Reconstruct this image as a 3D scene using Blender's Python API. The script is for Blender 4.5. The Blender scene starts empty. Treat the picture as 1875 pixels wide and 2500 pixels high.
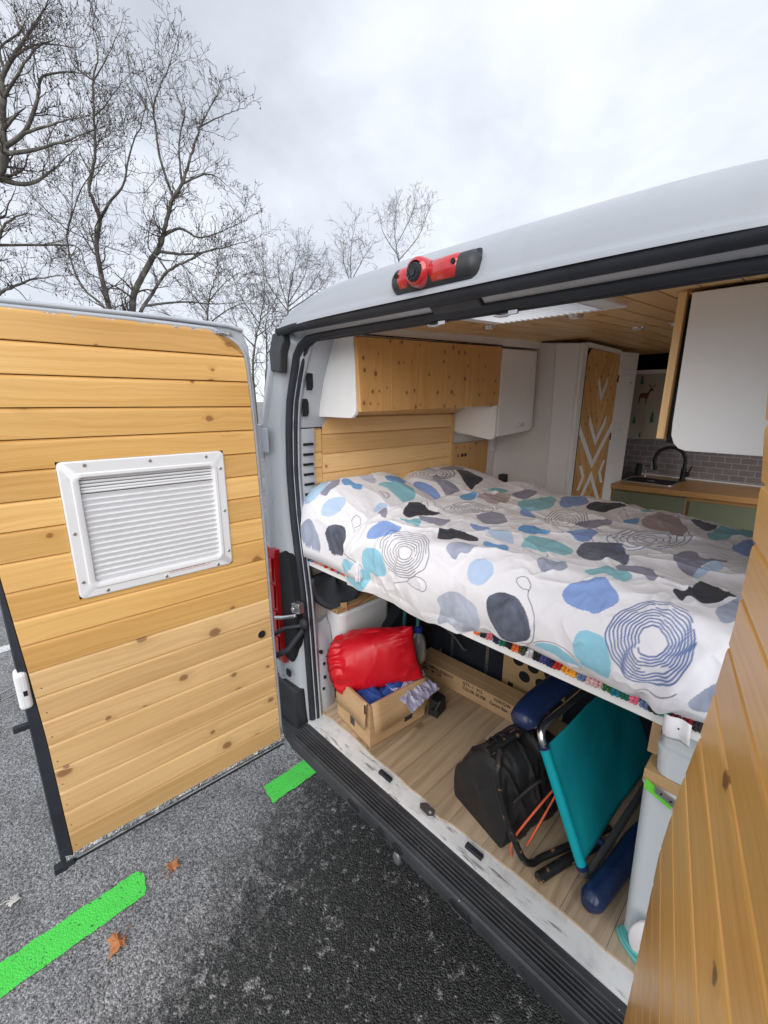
import bpy, math, random, json
import numpy as np
from mathutils import Vector, Matrix
random.seed(7); RNG = np.random.default_rng(7)
SC = bpy.context.scene; COL = SC.collection
PI = math.pi

# ---------------------------------------------------------------- mesh helpers
class MB:
    """Collects shapes and links them as ONE mesh object."""
    def __init__(s): s.v = []; s.f = []; s.uv = []; s.mi = []
    def add(s, vs, fs, uvs=None, mi=0):
        o = len(s.v); s.v += [tuple(float(c) for c in p) for p in vs]
        for k, f in enumerate(fs):
            s.f.append([i + o for i in f]); s.uv.append(uvs[k] if uvs else None); s.mi.append(mi)
        return s
    def box(s, a, b, mi=0):
        (x0, y0, z0), (x1, y1, z1) = a, b
        return s.add([(x0,y0,z0),(x1,y0,z0),(x1,y1,z0),(x0,y1,z0),(x0,y0,z1),(x1,y0,z1),(x1,y1,z1),(x0,y1,z1)],
                     [(0,3,2,1),(4,5,6,7),(0,1,5,4),(1,2,6,5),(2,3,7,6),(3,0,4,7)], None, mi)
    def hexa(s, P, mi=0):        # 8 corners, bottom ring then top ring
        return s.add(P, [(0,3,2,1),(4,5,6,7),(0,1,5,4),(1,2,6,5),(2,3,7,6),(3,0,4,7)], None, mi)
    def prism(s, P, d, mi=0):    # polygon P (3d) pushed along vector d
        n = len(P); d = Vector(d); Q = [tuple(Vector(p) + d) for p in P]
        fs = [tuple(range(n))[::-1], tuple(range(n, 2*n))] + [(i, (i+1) % n, n+(i+1) % n, n+i) for i in range(n)]
        return s.add(list(P) + Q, fs, None, mi)
    def extr(s, prof, x0, x1, axis=0, mi=0, closed=True):  # profile in the other two axes, pushed along an axis
        def mk(u, a, b): return (u, a, b) if axis == 0 else ((a, u, b) if axis == 1 else (a, b, u))
        n = len(prof); V = [mk(x0, *p) for p in prof] + [mk(x1, *p) for p in prof]
        fs = [(i, (i+1) % n, n+(i+1) % n, n+i) for i in range(n if closed else n-1)]
        if closed: fs += [tuple(range(n))[::-1], tuple(range(n, 2*n))]
        return s.add(V, fs, None, mi)
    def tube(s, pts, r, n=10, cap=True, sq=None, mi=0):
        P = [Vector(p) for p in pts]; R = r if hasattr(r, '__len__') else [r]*len(P)
        V = []; fs = []; up = None
        for i, p in enumerate(P):
            t = (P[min(i+1, len(P)-1)] - P[max(i-1, 0)])
            t = t.normalized() if t.length > 1e-9 else Vector((0, 0, 1))
            if up is None:
                a = Vector((0, 0, 1)) if abs(t.z) < .9 else Vector((1, 0, 0)); up = (a - t*a.dot(t)).normalized()
            else:
                up = up - t*up.dot(t); up = up.normalized() if up.length > 1e-6 else t.orthogonal().normalized()
            b = t.cross(up)
            for k in range(n):
                a = 2*PI*k/n; V.append(p + (up*math.cos(a)*(sq or 1) + b*math.sin(a))*R[i])
        for i in range(len(P)-1):
            for k in range(n): fs.append((i*n+k, i*n+(k+1) % n, (i+1)*n+(k+1) % n, (i+1)*n+k))
        if cap: fs += [tuple(range(n))[::-1], tuple(range((len(P)-1)*n, len(P)*n))]
        return s.add(V, fs, None, mi)
    def disc(s, c, nrm, r, h, n=20, r2=None, mi=0):
        c = Vector(c); nn = Vector(nrm).normalized()
        return s.tube([c, c + nn*h], [r, r2 if r2 is not None else r], n, True, None, mi)
    def ell(s, c, r, nu=14, nv=9, mi=0):
        V = []; fs = []
        for j in range(nv+1):
            th = PI*j/nv
            for i in range(nu):
                a = 2*PI*i/nu; V.append((c[0]+r[0]*math.sin(th)*math.cos(a), c[1]+r[1]*math.sin(th)*math.sin(a), c[2]+r[2]*math.cos(th)))
        for j in range(nv):
            for i in range(nu): fs.append((j*nu+i, (j+1)*nu+i, (j+1)*nu+(i+1) % nu, j*nu+(i+1) % nu))
        return s.add(V, fs, None, mi)
    def grid(s, G, close_u=False, mi=0):
        G = np.asarray(G, float); n, m = G.shape[:2]; fs = []
        for i in range(n if close_u else n-1):
            for j in range(m-1): a, b = i*m+j, ((i+1) % n)*m+j; fs.append((a, b, b+1, a+1))
        return s.add(G.reshape(-1, 3), fs, None, mi)
    def build(s, name, mat, parent=None, smooth=None, bevel=None, seg=2, mw=None):
        me = bpy.data.meshes.new(name); me.from_pydata(s.v, [], s.f)
        for m in (mat if isinstance(mat, (list, tuple)) else [mat]): me.materials.append(m)
        if any(s.mi): me.polygons.foreach_set('material_index', s.mi)
        if any(u is not None for u in s.uv):
            L = me.uv_layers.new(name='UVMap'); flat = []
            for f, u in zip(s.f, s.uv): flat += [c for p in (u or [(0, 0)]*len(f)) for c in p]
            L.data.foreach_set('uv', flat)
        me.validate(); me.update()
        if smooth is not None:
            me.polygons.foreach_set('use_smooth', [True]*len(me.polygons)); me.set_sharp_from_angle(angle=math.radians(smooth))
        return link(name, me, parent, bevel, seg, mw)
def link(name, me, parent=None, bevel=None, seg=2, mw=None):
    o = bpy.data.objects.new(name, me); COL.objects.link(o)
    if mw is not None: o.matrix_world = mw
    if parent: adopt(o, parent)
    if bevel:
        b = o.modifiers.new('bevel', 'BEVEL'); b.width = bevel; b.segments = seg; b.limit_method = 'ANGLE'; b.angle_limit = math.radians(35)
        b.harden_normals = False
    return o
ORG = {}
def origin(o):
    r = Vector((0, 0, 0))
    while o: r = r + o.location; o = o.parent
    return r
def adopt(o, parent):           # all meshes are written in world coordinates; things are Empties without rotation
    o.parent = parent; o.location = Vector(o.location) - origin(parent)
def tag(o, label=None, cat=None, group=None, kind=None):
    for k, v in (('label', label), ('category', cat), ('group', group), ('kind', kind)):
        if v: o[k] = v
    return o
def thing(name, label, cat, loc, group=None):
    o = bpy.data.objects.new(name, None); COL.objects.link(o); o.location = loc; o.empty_display_size = .1
    return tag(o, label, cat, group)
def solo(o, label, cat, group=None, kind=None): return tag(o, label, cat, group, kind)
def quads(n, m): 
    I = np.arange(n*m).reshape(n, m)
    return np.stack([I[:-1, :-1], I[1:, :-1], I[1:, 1:], I[:-1, 1:]], -1).reshape(-1, 4)
def gridmesh(name, V, mat, parent=None, col=None, smooth=True):
    n, m = V.shape[:2]; F = quads(n, m); me = bpy.data.meshes.new(name)
    me.vertices.add(n*m); me.vertices.foreach_set('co', V.reshape(-1).astype(np.float32))
    me.loops.add(len(F)*4); me.loops.foreach_set('vertex_index', F.reshape(-1).astype(np.int32))
    me.polygons.add(len(F)); me.polygons.foreach_set('loop_start', np.arange(0, len(F)*4, 4, dtype=np.int32))
    me.update(calc_edges=True)
    if smooth: me.polygons.foreach_set('use_smooth', np.ones(len(F), bool))
    if col is not None:
        a = me.color_attributes.new('Col', 'FLOAT_COLOR', 'POINT')
        c = np.ones((n*m, 4), np.float32); c[:, :3] = col.reshape(-1, 3); a.data.foreach_set('color', c.ravel())
    me.materials.append(mat); return link(name, me, parent)
def vnoise(x, y, seed=0):        # value noise on numpy arrays, about -1..1
    xi = np.floor(x).astype(np.int64); yi = np.floor(y).astype(np.int64); fx = x-xi; fy = y-yi
    def h(a, b):
        n = (a*374761393 + b*668265263 + seed*1442695041) & 0x7fffffff; n = ((n ^ (n >> 13))*1274126177) & 0x7fffffff
        return ((n ^ (n >> 16)) & 0xffff)/32767.5 - 1
    u = fx*fx*fx*(fx*(fx*6-15)+10); v = fy*fy*fy*(fy*(fy*6-15)+10)
    return (h(xi, yi)*(1-u)+h(xi+1, yi)*u)*(1-v) + (h(xi, yi+1)*(1-u)+h(xi+1, yi+1)*u)*v
def fbm(x, y, o=4, seed=0):
    r = 0; a = 1; t = 0
    for k in range(o): r = r + a*vnoise(x*2**k, y*2**k, seed+k); t += a; a *= .5
    return r/t
def srgb(r, g, b):
    return tuple(((c/255)/12.92 if c/255 < .04045 else (((c/255)+.055)/1.055)**2.4) for c in (r, g, b))

def crom(P,n,closed=False):
    P=np.asarray(P,float); m=len(P); out=[]
    for i in range(m if closed else m-1):
        if closed: a,b,c,d=P[i-1],P[i],P[(i+1)%m],P[(i+2)%m]
        else: a,b,c,d=P[max(i-1,0)],P[i],P[i+1],P[min(i+2,m-1)]
        for k in range(n):
            t=k/n; out.append(.5*((2*b)+(-a+c)*t+(2*a-5*b+4*c-d)*t*t+(-a+3*b-3*c+d)*t**3))
    if not closed: out.append(P[-1])
    return np.array(out)
def resample(P,n):
    d=np.r_[0,np.cumsum(np.linalg.norm(np.diff(P,axis=0),axis=1))]; t=np.linspace(0,d[-1],n)
    return np.array([np.interp(t,d,P[:,k]) for k in range(P.shape[1])]).T, t
# duvet: s = x in [S0,S1]; t = 0..1 along the cross section from the front hem over the top to the far side
DS0,DS1=-.55,.80
DSEC=crom([(.052,1.372),(.018,1.41),(.002,1.47),(.012,1.545),(.075,1.612),(.2,1.638),(.5,1.632),(.9,1.634),(1.2,1.632),(1.31,1.60),(1.35,1.50),(1.36,1.42)],12)
def duvet(s,t,rough=None):
    sec,tt=resample(DSEC,400); L=tt[-1]
    y=np.interp(t*L,tt,sec[:,0]); z=np.interp(t*L,tt,sec[:,1])
    lft=np.clip((s-DS0)/.10,0,1); r=np.sqrt(np.clip(1-(1-lft)**2,0,1))
    top=np.clip((z-1.40)/.2,0,1)
    z=z+top*(.035*np.exp(-((s+.42)/.12)**2)) - (1-r)*.10*top
    z=z-.045*top*np.clip((s-.15)/.45,0,1)*np.clip((y-.3)/.7,0,1)
    x=s+0*t
    return np.stack([x,y,z],-1)
# pillow: a in [-1,1] across x, b in [-1,1] along y  (upper surface angles)
PIL=dict(near=((-.69,.36,1.405),(.245,.362,.320),.45,.09),far=((-.69,.98,1.48),(.28,.36,.225),.5,.06))
def pillow(k,a,b):
    (cx,cy,cz),(hx,hy,h),e,tw=PIL[k]
    A=a*np.pi/2; B=b*np.pi/2
    sx=np.sign(a)*np.abs(np.sin(A))**.75; sy=np.sign(b)*np.abs(np.sin(B))**.75
    ca=np.clip(np.cos(A),0,1); cb=np.clip(np.cos(B),0,1)
    x=cx+hx*sx*(1-.06*(1-sy**2))*1.0; y=cy+hy*sy*(1-.05*(1-sx**2))
    w=(ca*cb)**e; z=cz+h*w+tw*w*(cx-x)/hx
    return np.stack([x,y,z],-1)
# ---------------------------------------------------------------- materials
class NT:
    def __init__(s, name):
        s.m = bpy.data.materials.new(name); s.m.use_nodes = True; s.t = s.m.node_tree; s.t.nodes.clear()
        s.out = s.n('ShaderNodeOutputMaterial'); s.b = s.n('ShaderNodeBsdfPrincipled'); s.l(s.b.outputs[0], s.out.inputs[0])
    def n(s, t, **k):
        x = s.t.nodes.new(t)
        for a, v in k.items(): setattr(x, a, v)
        return x
    def l(s, a, b): s.t.links.new(a, b)
    def put(s, sock, v):
        if hasattr(v, 'is_linked') or hasattr(v, 'links'): s.l(v, sock)
        elif isinstance(v, (tuple, list)): sock.default_value = (*v, 1) if (len(v) == 3 and sock.type == 'RGBA') else v
        else: sock.default_value = v
    def math(s, op, a, b=0, c=None, clamp=False):
        x = s.n('ShaderNodeMath', operation=op, use_clamp=clamp); s.put(x.inputs[0], a); s.put(x.inputs[1], b)
        if c is not None: s.put(x.inputs[2], c)
        return x.outputs[0]
    def vm(s, op, a, b=(0, 0, 0)):
        x = s.n('ShaderNodeVectorMath', operation=op); s.put(x.inputs[0], a); s.put(x.inputs[1], b); return x.outputs[0]
    def sep(s, v): x = s.n('ShaderNodeSeparateXYZ'); s.put(x.inputs[0], v); return x.outputs
    def comb(s, a, b, c=0):
        x = s.n('ShaderNodeCombineXYZ'); s.put(x.inputs[0], a); s.put(x.inputs[1], b); s.put(x.inputs[2], c); return x.outputs[0]
    def noise(s, v, scale, detail=3, rough=.5, dist=0, dim='3D'):
        x = s.n('ShaderNodeTexNoise', noise_dimensions=dim); s.put(x.inputs['Vector'], v); x.inputs['Scale'].default_value = scale
        x.inputs['Detail'].default_value = detail; x.inputs['Roughness'].default_value = rough; x.inputs['Distortion'].default_value = dist
        return x.outputs['Fac']
    def ramp(s, f, *st, mode='LINEAR'):
        x = s.n('ShaderNodeValToRGB'); x.color_ramp.interpolation = mode; e = x.color_ramp.elements
        while len(e) < len(st): e.new(.5)
        for i, (p, c) in enumerate(st): e[i].position = p; e[i].color = (*c, 1) if isinstance(c, (tuple, list)) else (c, c, c, 1)
        s.put(x.inputs[0], f); return x.outputs[0]
    def mix(s, f, a, b, mode='MIX'):
        x = s.n('ShaderNodeMix', data_type='RGBA', blend_type=mode); s.put(x.inputs[0], f); s.put(x.inputs[6], a); s.put(x.inputs[7], b); return x.outputs[2]
    def bump(s, h, strength=.3, dist=.01):
        x = s.n('ShaderNodeBump'); x.inputs['Strength'].default_value = strength; x.inputs['Distance'].default_value = dist
        s.put(x.inputs['Height'], h); s.l(x.outputs[0], s.b.inputs['Normal'])
    def obj(s): return s.n('ShaderNodeTexCoord').outputs['Object']
    def geo(s): return s.n('ShaderNodeNewGeometry').outputs['Position']
    def uv(s): return s.n('ShaderNodeTexCoord').outputs['UV']
    def done(s, color=None, rough=.5, metal=0, **kw):
        if color is not None: s.put(s.b.inputs['Base Color'], color)
        s.put(s.b.inputs['Roughness'], rough); s.b.inputs['Metallic'].default_value = metal
        for k, v in kw.items(): s.put(s.b.inputs[k.replace('_', ' ')], v)
        return s.m
def plain(name, c, rough=.5, metal=0, var=.12, scale=8, bump=0, bscale=60, **kw):
    t = NT(name); g = t.geo(); f = t.noise(g, scale, 5, .6)
    d = tuple(x*(1-var) for x in c); u = tuple(min(1, x*(1+var*.6)) for x in c)
    col = t.ramp(f, (.3, d), (.7, u))
    if bump: t.bump(t.noise(g, bscale, 4, .6), bump, .004)
    r = t.math('MULTIPLY_ADD', t.noise(g, scale*2.3, 3), .22, rough-.11)
    return t.done(col, r, metal, **kw)
def wood(name, light, dark, knot, rough=.35, knots=.72, grain=1.0, ks=1.0, coat=.2):
    """boards: UV is metres along the board and metres across, each board with an offset of its own"""
    t = NT(name); u, v, _ = t.sep(t.uv())
    wob = t.math('MULTIPLY_ADD', t.noise(t.comb(t.math('MULTIPLY', u, 2.2), t.math('MULTIPLY', v, 7)), 1, 2, dim='2D'), .05, -.025)
    vo = t.n('ShaderNodeTexVoronoi', voronoi_dimensions='2D'); vo.inputs['Scale'].default_value = 1
    t.put(vo.inputs['Vector'], t.comb(t.math('MULTIPLY', u, 7.5*ks), t.math('MULTIPLY', v, 9.5*ks)))
    pick = t.math('GREATER_THAN', t.sep(vo.outputs['Color'])[0], knots)
    size = t.math('MULTIPLY_ADD', t.sep(vo.outputs['Color'])[1], .15, .055)
    d = vo.outputs['Distance']
    dn = t.math('ADD', d, t.math('MULTIPLY_ADD', t.noise(t.comb(t.math('MULTIPLY', u, 60), t.math('MULTIPLY', v, 60)), 1, 2, dim='2D'), .08, -.04))
    core = t.math('MULTIPLY', pick, t.math('SUBTRACT', 1, t.math('DIVIDE', dn, size), clamp=True))
    halo = t.math('MULTIPLY', pick, t.math('SUBTRACT', 1, t.math('DIVIDE', d, t.math('MULTIPLY', size, 3.6)), clamp=True))
    bend = t.math('MULTIPLY', halo, .020)
    vv = t.math('ADD', t.math('ADD', v, wob), bend)
    g1 = t.noise(t.comb(t.math('MULTIPLY', u, 1.1), t.math('MULTIPLY', vv, 75*grain)), 1, 4, .55, dim='2D')
    g2 = t.noise(t.comb(t.math('MULTIPLY', u, 7), t.math('MULTIPLY', vv, 330)), 1, 3, .6, dim='2D')
    board = t.noise(t.comb(t.math('MULTIPLY', u, .8), t.math('MULTIPLY', v, 1.3)), 1, 2, dim='2D')
    f = t.math('ADD', t.math('MULTIPLY', g1, .62), t.math('ADD', t.math('MULTIPLY', g2, .2), t.math('MULTIPLY', board, .85)))
    col = t.ramp(f, (.56, dark), (1.0, light))
    wn = t.n('ShaderNodeTexWhiteNoise', noise_dimensions='1D'); t.put(wn.inputs['W'], t.math('FLOOR', t.math('DIVIDE', v, 5)))
    col = t.mix(1, col, t.ramp(wn.outputs['Value'], (0, (.80, .76, .70)), (.45, (.97, .96, .95)), (1, (1.08, 1.10, 1.16))), 'MULTIPLY')
    col = t.mix(t.math('MULTIPLY', t.math('POWER', halo, 2.0), .55), col, tuple(c*.8 for c in dark))
    col = t.mix(t.math('SMOOTH_MIN', t.math('MULTIPLY', core, 2.2), .80, .2), col, knot)
    t.bump(t.math('ADD', t.math('MULTIPLY', g1, .7), t.math('MULTIPLY', g2, .5)), .16, .003)
    return t.done(col, t.math('MULTIPLY_ADD', g2, .18, rough-.09), 0, Coat_Weight=coat, Coat_Roughness=.25)
M = {}
M['pine'] = wood('pine_boards', (.86, .53, .19), (.65, .355, .10), (.27, .115, .04), .36, .79)
M['pine_low'] = wood('pine_boards_bare', (.80, .54, .25), (.59, .36, .145), (.25, .12, .055), .5, .79)
M['pine_r'] = wood('pine_boards_glossy', (.92, .52, .145), (.70, .35, .078), (.17, .065, .025), .33, .84, 1.25, .6, .18)
M['pine_in'] = wood('pine_cladding', (.88, .58, .27), (.70, .42, .165), (.22, .085, .03), .42, .84)
M['pine_door'] = wood('pine_panel', (.77, .45, .17), (.62, .325, .10), (.16, .055, .02), .42, .55, .5, 2.0)
M['worktop'] = wood('oak_worktop', (.58, .33, .13), (.42, .22, .075), (.2, .09, .03), .4, .97)
M['vinyl'] = wood('oak_vinyl', (.60, .47, .33), (.25, .175, .105), (.2, .12, .06), .45, .985, .45, .8, .1)
M['ply'] = wood('plywood', (.50, .33, .16), (.37, .23, .10), (.25, .13, .06), .6, .95, .4, 1, 0)
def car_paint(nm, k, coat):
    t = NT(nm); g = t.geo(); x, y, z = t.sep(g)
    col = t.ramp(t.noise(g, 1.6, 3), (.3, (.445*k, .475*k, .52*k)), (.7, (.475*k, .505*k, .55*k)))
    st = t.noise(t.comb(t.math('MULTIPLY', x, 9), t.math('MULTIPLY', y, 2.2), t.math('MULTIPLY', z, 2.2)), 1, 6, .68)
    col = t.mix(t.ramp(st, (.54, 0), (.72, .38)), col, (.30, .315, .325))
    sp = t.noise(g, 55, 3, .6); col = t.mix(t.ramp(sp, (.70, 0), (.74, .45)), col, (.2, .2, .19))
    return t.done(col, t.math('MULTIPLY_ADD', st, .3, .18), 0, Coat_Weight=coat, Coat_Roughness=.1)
M['white_paint'] = car_paint('white_car_paint', 1.0, .4); M['roof_paint'] = car_paint('darkened_roof_paint', .76, .12)  # roof gets the same paint darkened, toning down the bright skylight on it
def worn_paint():
    t = NT('worn_white_paint'); g = t.geo(); x, y, z = t.sep(g)
    col = t.ramp(t.noise(g, 6, 4), (.3, (.60, .62, .63)), (.7, (.74, .75, .75)))
    w = t.noise(t.comb(t.math('MULTIPLY', x, 7), t.math('MULTIPLY', y, 55), z), 1, 6, .65)
    big = t.noise(g, 3.5, 2)
    m = t.ramp(t.math('ADD', t.math('MULTIPLY', w, .75), t.math('MULTIPLY', big, .3)), (.59, 0), (.635, 1))
    col = t.mix(t.ramp(t.noise(g, 13, 5, .7), (.50, 0), (.75, .6)), col, (.36, .34, .31))
    col = t.mix(t.math('MULTIPLY', m, .85), col, (.17, .175, .18)); t.bump(m, -.3, .002)
    return t.done(col, .45)
M['worn'] = worn_paint()
M['white_in'] = plain('white_panel', (.86, .855, .85), .5, 0, .04, 4, .03, 300)
M['white_pl'] = plain('white_plastic', (.80, .81, .83), .38, 0, .03, 6)
M['lining'] = plain('grey_white_lining', (.77, .74, .72), .8, 0, .05, 5, .1, 200)
M['rubber'] = plain('black_rubber', (.018, .022, .032), .6, 0, .3, 10, .05, 120)
def bumper_mat():
    t = NT('bumper_plastic'); g = t.geo(); x, y, z = t.sep(g)
    col = t.ramp(t.noise(g, 9, 5), (.3, (.032, .034, .039)), (.75, (.062, .066, .073)))
    d = t.noise(t.comb(t.math('MULTIPLY', x, 3), t.math('MULTIPLY', y, 14), z), 1, 6, .7)
    col = t.mix(t.ramp(d, (.58, 0), (.78, .30)), col, (.24, .20, .16))
    vo = t.n('ShaderNodeTexVoronoi'); t.put(vo.inputs['Vector'], g); vo.inputs['Scale'].default_value = 24
    sp = t.math('MULTIPLY', t.math('LESS_THAN', vo.outputs['Distance'], .055), t.math('GREATER_THAN', t.sep(vo.outputs['Color'])[0], .80))
    col = t.mix(sp, col, (.62, .64, .66)); t.bump(t.noise(g, 420, 3), .25, .002)
    return t.done(col, t.ramp(t.noise(g, 14, 4), (.3, .38), (.7, .56)))
M['bumper'] = bumper_mat()
M['dark_pl'] = plain('dark_plastic', (.028, .03, .035), .45, 0, .25, 12)
M['black'] = plain('matt_black', (.012, .012, .014), .6, 0, .3, 12)
M['void'] = plain('dark_cavity', (.008, .009, .012), .85, 0, .2, 6)
M['felt'] = plain('black_carpet', (.014, .016, .022), .95, 0, .3, 30, .3, 300)
M['navy_carpet'] = plain('dark_blue_panel', (.010, .014, .024), .85, 0, .3, 8, .2, 200)
def foil():
    t = NT('crinkled_foil'); g = t.geo(); n = t.noise(g, 45, 5, .7, 1.5); t.bump(n, .9, .01)
    return t.done(t.ramp(n, (.35, (.25, .26, .27)), (.6, (.75, .77, .79))), .28, .85)
M['foil'] = foil()
M['steel'] = plain('galvanised_steel', (.55, .56, .58), .32, .9, .12, 20)
M['chrome'] = plain('polished_tube', (.62, .63, .65), .2, .95, .08, 20)
M['greytube'] = plain('grey_tube', (.20, .21, .215), .35, .5, .1, 20)
M['red_lens'] = plain('red_lens', (.42, .008, .010), .14, 0, .15, 20, Coat_Weight=.8, Coat_Roughness=.04)
M['red_lens2'] = plain('red_lens_bright', (.50, .014, .020), .16, 0, .12, 30, Coat_Weight=.8, Coat_Roughness=.05)
M['glass_dark'] = plain('dark_glass', (.01, .012, .016), .08, 0, .1, 5)
M['sage'] = plain('sage_green', (.145, .165, .105), .5, 0, .06, 6)
M['sackred'] = plain('red_nylon', (.58, .005, .015), .42, 0, .06, 6, .05, 40)
def card():
    t = NT('cardboard'); g = t.geo(); x, y, z = t.sep(g)
    n = t.noise(t.comb(t.math('MULTIPLY', x, 6), t.math('MULTIPLY', y, 6), t.math('MULTIPLY', z, 140)), 1, 4)
    col = t.ramp(t.math('ADD', t.math('MULTIPLY', n, .4), t.math('MULTIPLY', t.noise(g, 5, 5), .6)), (.32, (.44, .275, .14)), (.68, (.60, .40, .22)))
    t.bump(n, .12, .002); return t.done(col, .75)
M['card'] = card()
M['nylon'] = plain('black_nylon', (.013, .013, .015), .62, 0, .3, 14, .35, 420)
M['teal'] = plain('teal_fabric', (.0, .34, .40), .62, 0, .07, 6, .18, 700)
M['tealtrim'] = plain('teal_plastic_sleeve', (.0, .36, .42), .4, 0, .05, 6)
M['navy'] = plain('navy_plastic', (.012, .026, .085), .30, 0, .25, 14)
def rusty():
    t = NT('chipped_black_tube'); g = t.geo(); n = t.noise(g, 38, 4, .65)
    col = t.mix(t.ramp(n, (.60, 0), (.64, 1)), (.014, .014, .015), (.30, .17, .09)); return t.done(col, .42)
M['rusty'] = rusty()
M['clear'] = plain('translucent_grey_plastic', (.58, .62, .65), .4, 0, .05, 4, Subsurface_Weight=.2)
M['tank'] = plain('white_tank_plastic', (.66, .68, .70), .42, 0, .05, 4)
M['bottle'] = plain('cloudy_plastic', (.45, .47, .50), .3, 0, .1, 9, Transmission_Weight=.45)
M['bluecap'] = plain('blue_cap', (.01, .05, .35), .4)
M['bluecloth'] = plain('blue_cloth', (.012, .055, .26), .7, 0, .25, 30, .4, 80)
M['film'] = plain('lilac_plastic_film', (.50, .48, .66), .2, 0, .12, 25, .6, 45, Transmission_Weight=.35)
M['blackfilm'] = plain('black_bag_film', (.012, .012, .014), .25, 0, .2, 20, .6, 40)
M['tape'] = plain('dark_tape', (.035, .037, .045), .45, 0, .15, 20)
M['mat'] = plain('slate_fabric', (.050, .058, .075), .85, 0, .15, 14, .3, 400)
M['paper'] = plain('white_paper', (.78, .77, .79), .7, 0, .04, 10, .15, 60)
M['mint'] = plain('mint_rubber', (.12, .47, .45), .5, 0, .06, 9)
M['cream'] = plain('white_cloth', (.72, .70, .71), .8, 0, .06, 20, .3, 90)
M['orange'] = plain('orange_piping', (.80, .13, .05), .5, 0, .08, 20)
M['lime'] = plain('lime_green', (.15, .62, .05), .5, 0, .1, 20)
M['ink'] = plain('printed_ink', (.012, .010, .010), .7, 0, .2, 60)
M['redink'] = plain('red_ink', (.45, .12, .08), .6, 0, .1, 60)
M['brown_print'] = plain('brown_print', (.15, .055, .035), .8, 0, .2, 60)
M['green_print'] = plain('green_print', (.025, .15, .105), .8, 0, .25, 40)
M['curtain'] = plain('beige_curtain', (.47, .43, .35), .85, 0, .08, 5, .2, 250)
M['lightblue'] = plain('light_blue_pillow', (.42, .58, .75), .8, 0, .1, 12, .2, 60)
M['hoseblue'] = plain('blue_green_hose', (.04, .16, .20), .35, 0, .1, 9)
M['fabric'] = None
def fabric():
    t = NT('printed_cotton'); a = t.n('ShaderNodeVertexColor', layer_name='Col')
    g = t.geo(); w = t.noise(g, 900, 2); s = t.noise(g, 18, 4)
    t.bump(t.math('ADD', t.math('MULTIPLY', w, .25), s), .35, .004)
    return t.done(a.outputs[0], .8, 0, Sheen_Weight=.1)
M['fabric'] = fabric()
def yarn():
    t = NT('crochet_yarn'); a = t.n('ShaderNodeVertexColor', layer_name='Col'); g = t.geo()
    t.bump(t.noise(g, 260, 3), .8, .006); return t.done(a.outputs[0], .9)
M['yarn'] = yarn()
def tile():
    t = NT('brick_tiles'); x, y, z = t.sep(t.obj()); b = t.n('ShaderNodeTexBrick')
    t.put(b.inputs['Vector'], t.comb(x, z)); b.inputs['Scale'].default_value = 1
    b.inputs['Brick Width'].default_value = .098; b.inputs['Row Height'].default_value = .046; b.inputs['Mortar Size'].default_value = .0022
    b.inputs['Color1'].default_value = (.20, .18, .19, 1); b.inputs['Color2'].default_value = (.235, .21, .22, 1); b.inputs['Mortar'].default_value = (.42, .40, .42, 1)
    t.bump(b.outputs['Fac'], -.3, .002); return t.done(b.outputs['Color'], .3)
M['tile'] = tile()
def asphalt():
    t = NT('asphalt'); g = t.geo(); x, y, z = t.sep(g)
    v1 = t.n('ShaderNodeTexVoronoi'); t.put(v1.inputs['Vector'], g); v1.inputs['Scale'].default_value = 150
    v2 = t.n('ShaderNodeTexVoronoi'); t.put(v2.inputs['Vector'], g); v2.inputs['Scale'].default_value = 320
    st = t.sep(v1.outputs['Color'])[0]; s2 = t.sep(v2.outputs['Color'])[1]
    fine = t.math('ADD', t.math('MULTIPLY', st, .55), t.math('MULTIPLY', s2, .45))
    pale = t.ramp(fine, (.12, (.12, .119, .122)), (.5, (.29, .287, .293)), (.93, (.58, .577, .58)))
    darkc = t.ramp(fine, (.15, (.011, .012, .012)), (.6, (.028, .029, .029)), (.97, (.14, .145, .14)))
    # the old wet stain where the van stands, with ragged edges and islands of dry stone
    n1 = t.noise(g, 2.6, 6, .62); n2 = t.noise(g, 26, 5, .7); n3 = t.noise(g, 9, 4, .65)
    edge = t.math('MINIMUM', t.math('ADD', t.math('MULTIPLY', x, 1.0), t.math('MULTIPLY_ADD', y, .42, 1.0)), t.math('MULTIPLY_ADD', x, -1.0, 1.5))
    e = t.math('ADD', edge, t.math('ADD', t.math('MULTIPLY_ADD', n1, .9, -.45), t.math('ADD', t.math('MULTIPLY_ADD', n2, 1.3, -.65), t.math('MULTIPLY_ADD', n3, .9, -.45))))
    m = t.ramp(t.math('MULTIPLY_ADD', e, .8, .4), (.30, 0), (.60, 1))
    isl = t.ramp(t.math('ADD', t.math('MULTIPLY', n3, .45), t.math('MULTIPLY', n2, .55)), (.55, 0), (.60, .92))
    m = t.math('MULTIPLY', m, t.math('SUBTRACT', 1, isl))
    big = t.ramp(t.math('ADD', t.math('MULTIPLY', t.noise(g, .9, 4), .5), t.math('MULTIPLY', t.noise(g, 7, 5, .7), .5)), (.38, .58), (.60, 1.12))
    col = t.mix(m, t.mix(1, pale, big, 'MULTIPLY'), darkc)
    pit = t.ramp(t.noise(g, 70, 6, .8), (.39, (.12, .12, .12)), (.52, (1, 1, 1))); col = t.mix(.9, col, pit, 'MULTIPLY')
    h = t.math('ADD', t.math('SUBTRACT', 1, v1.outputs['Distance']), t.math('MULTIPLY', t.noise(g, 48, 5, .75), 1.2))
    t.bump(h, .8, .007); return t.done(col, t.math('MULTIPLY_ADD', m, -.22, .80))
M['asphalt'] = asphalt()
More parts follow.
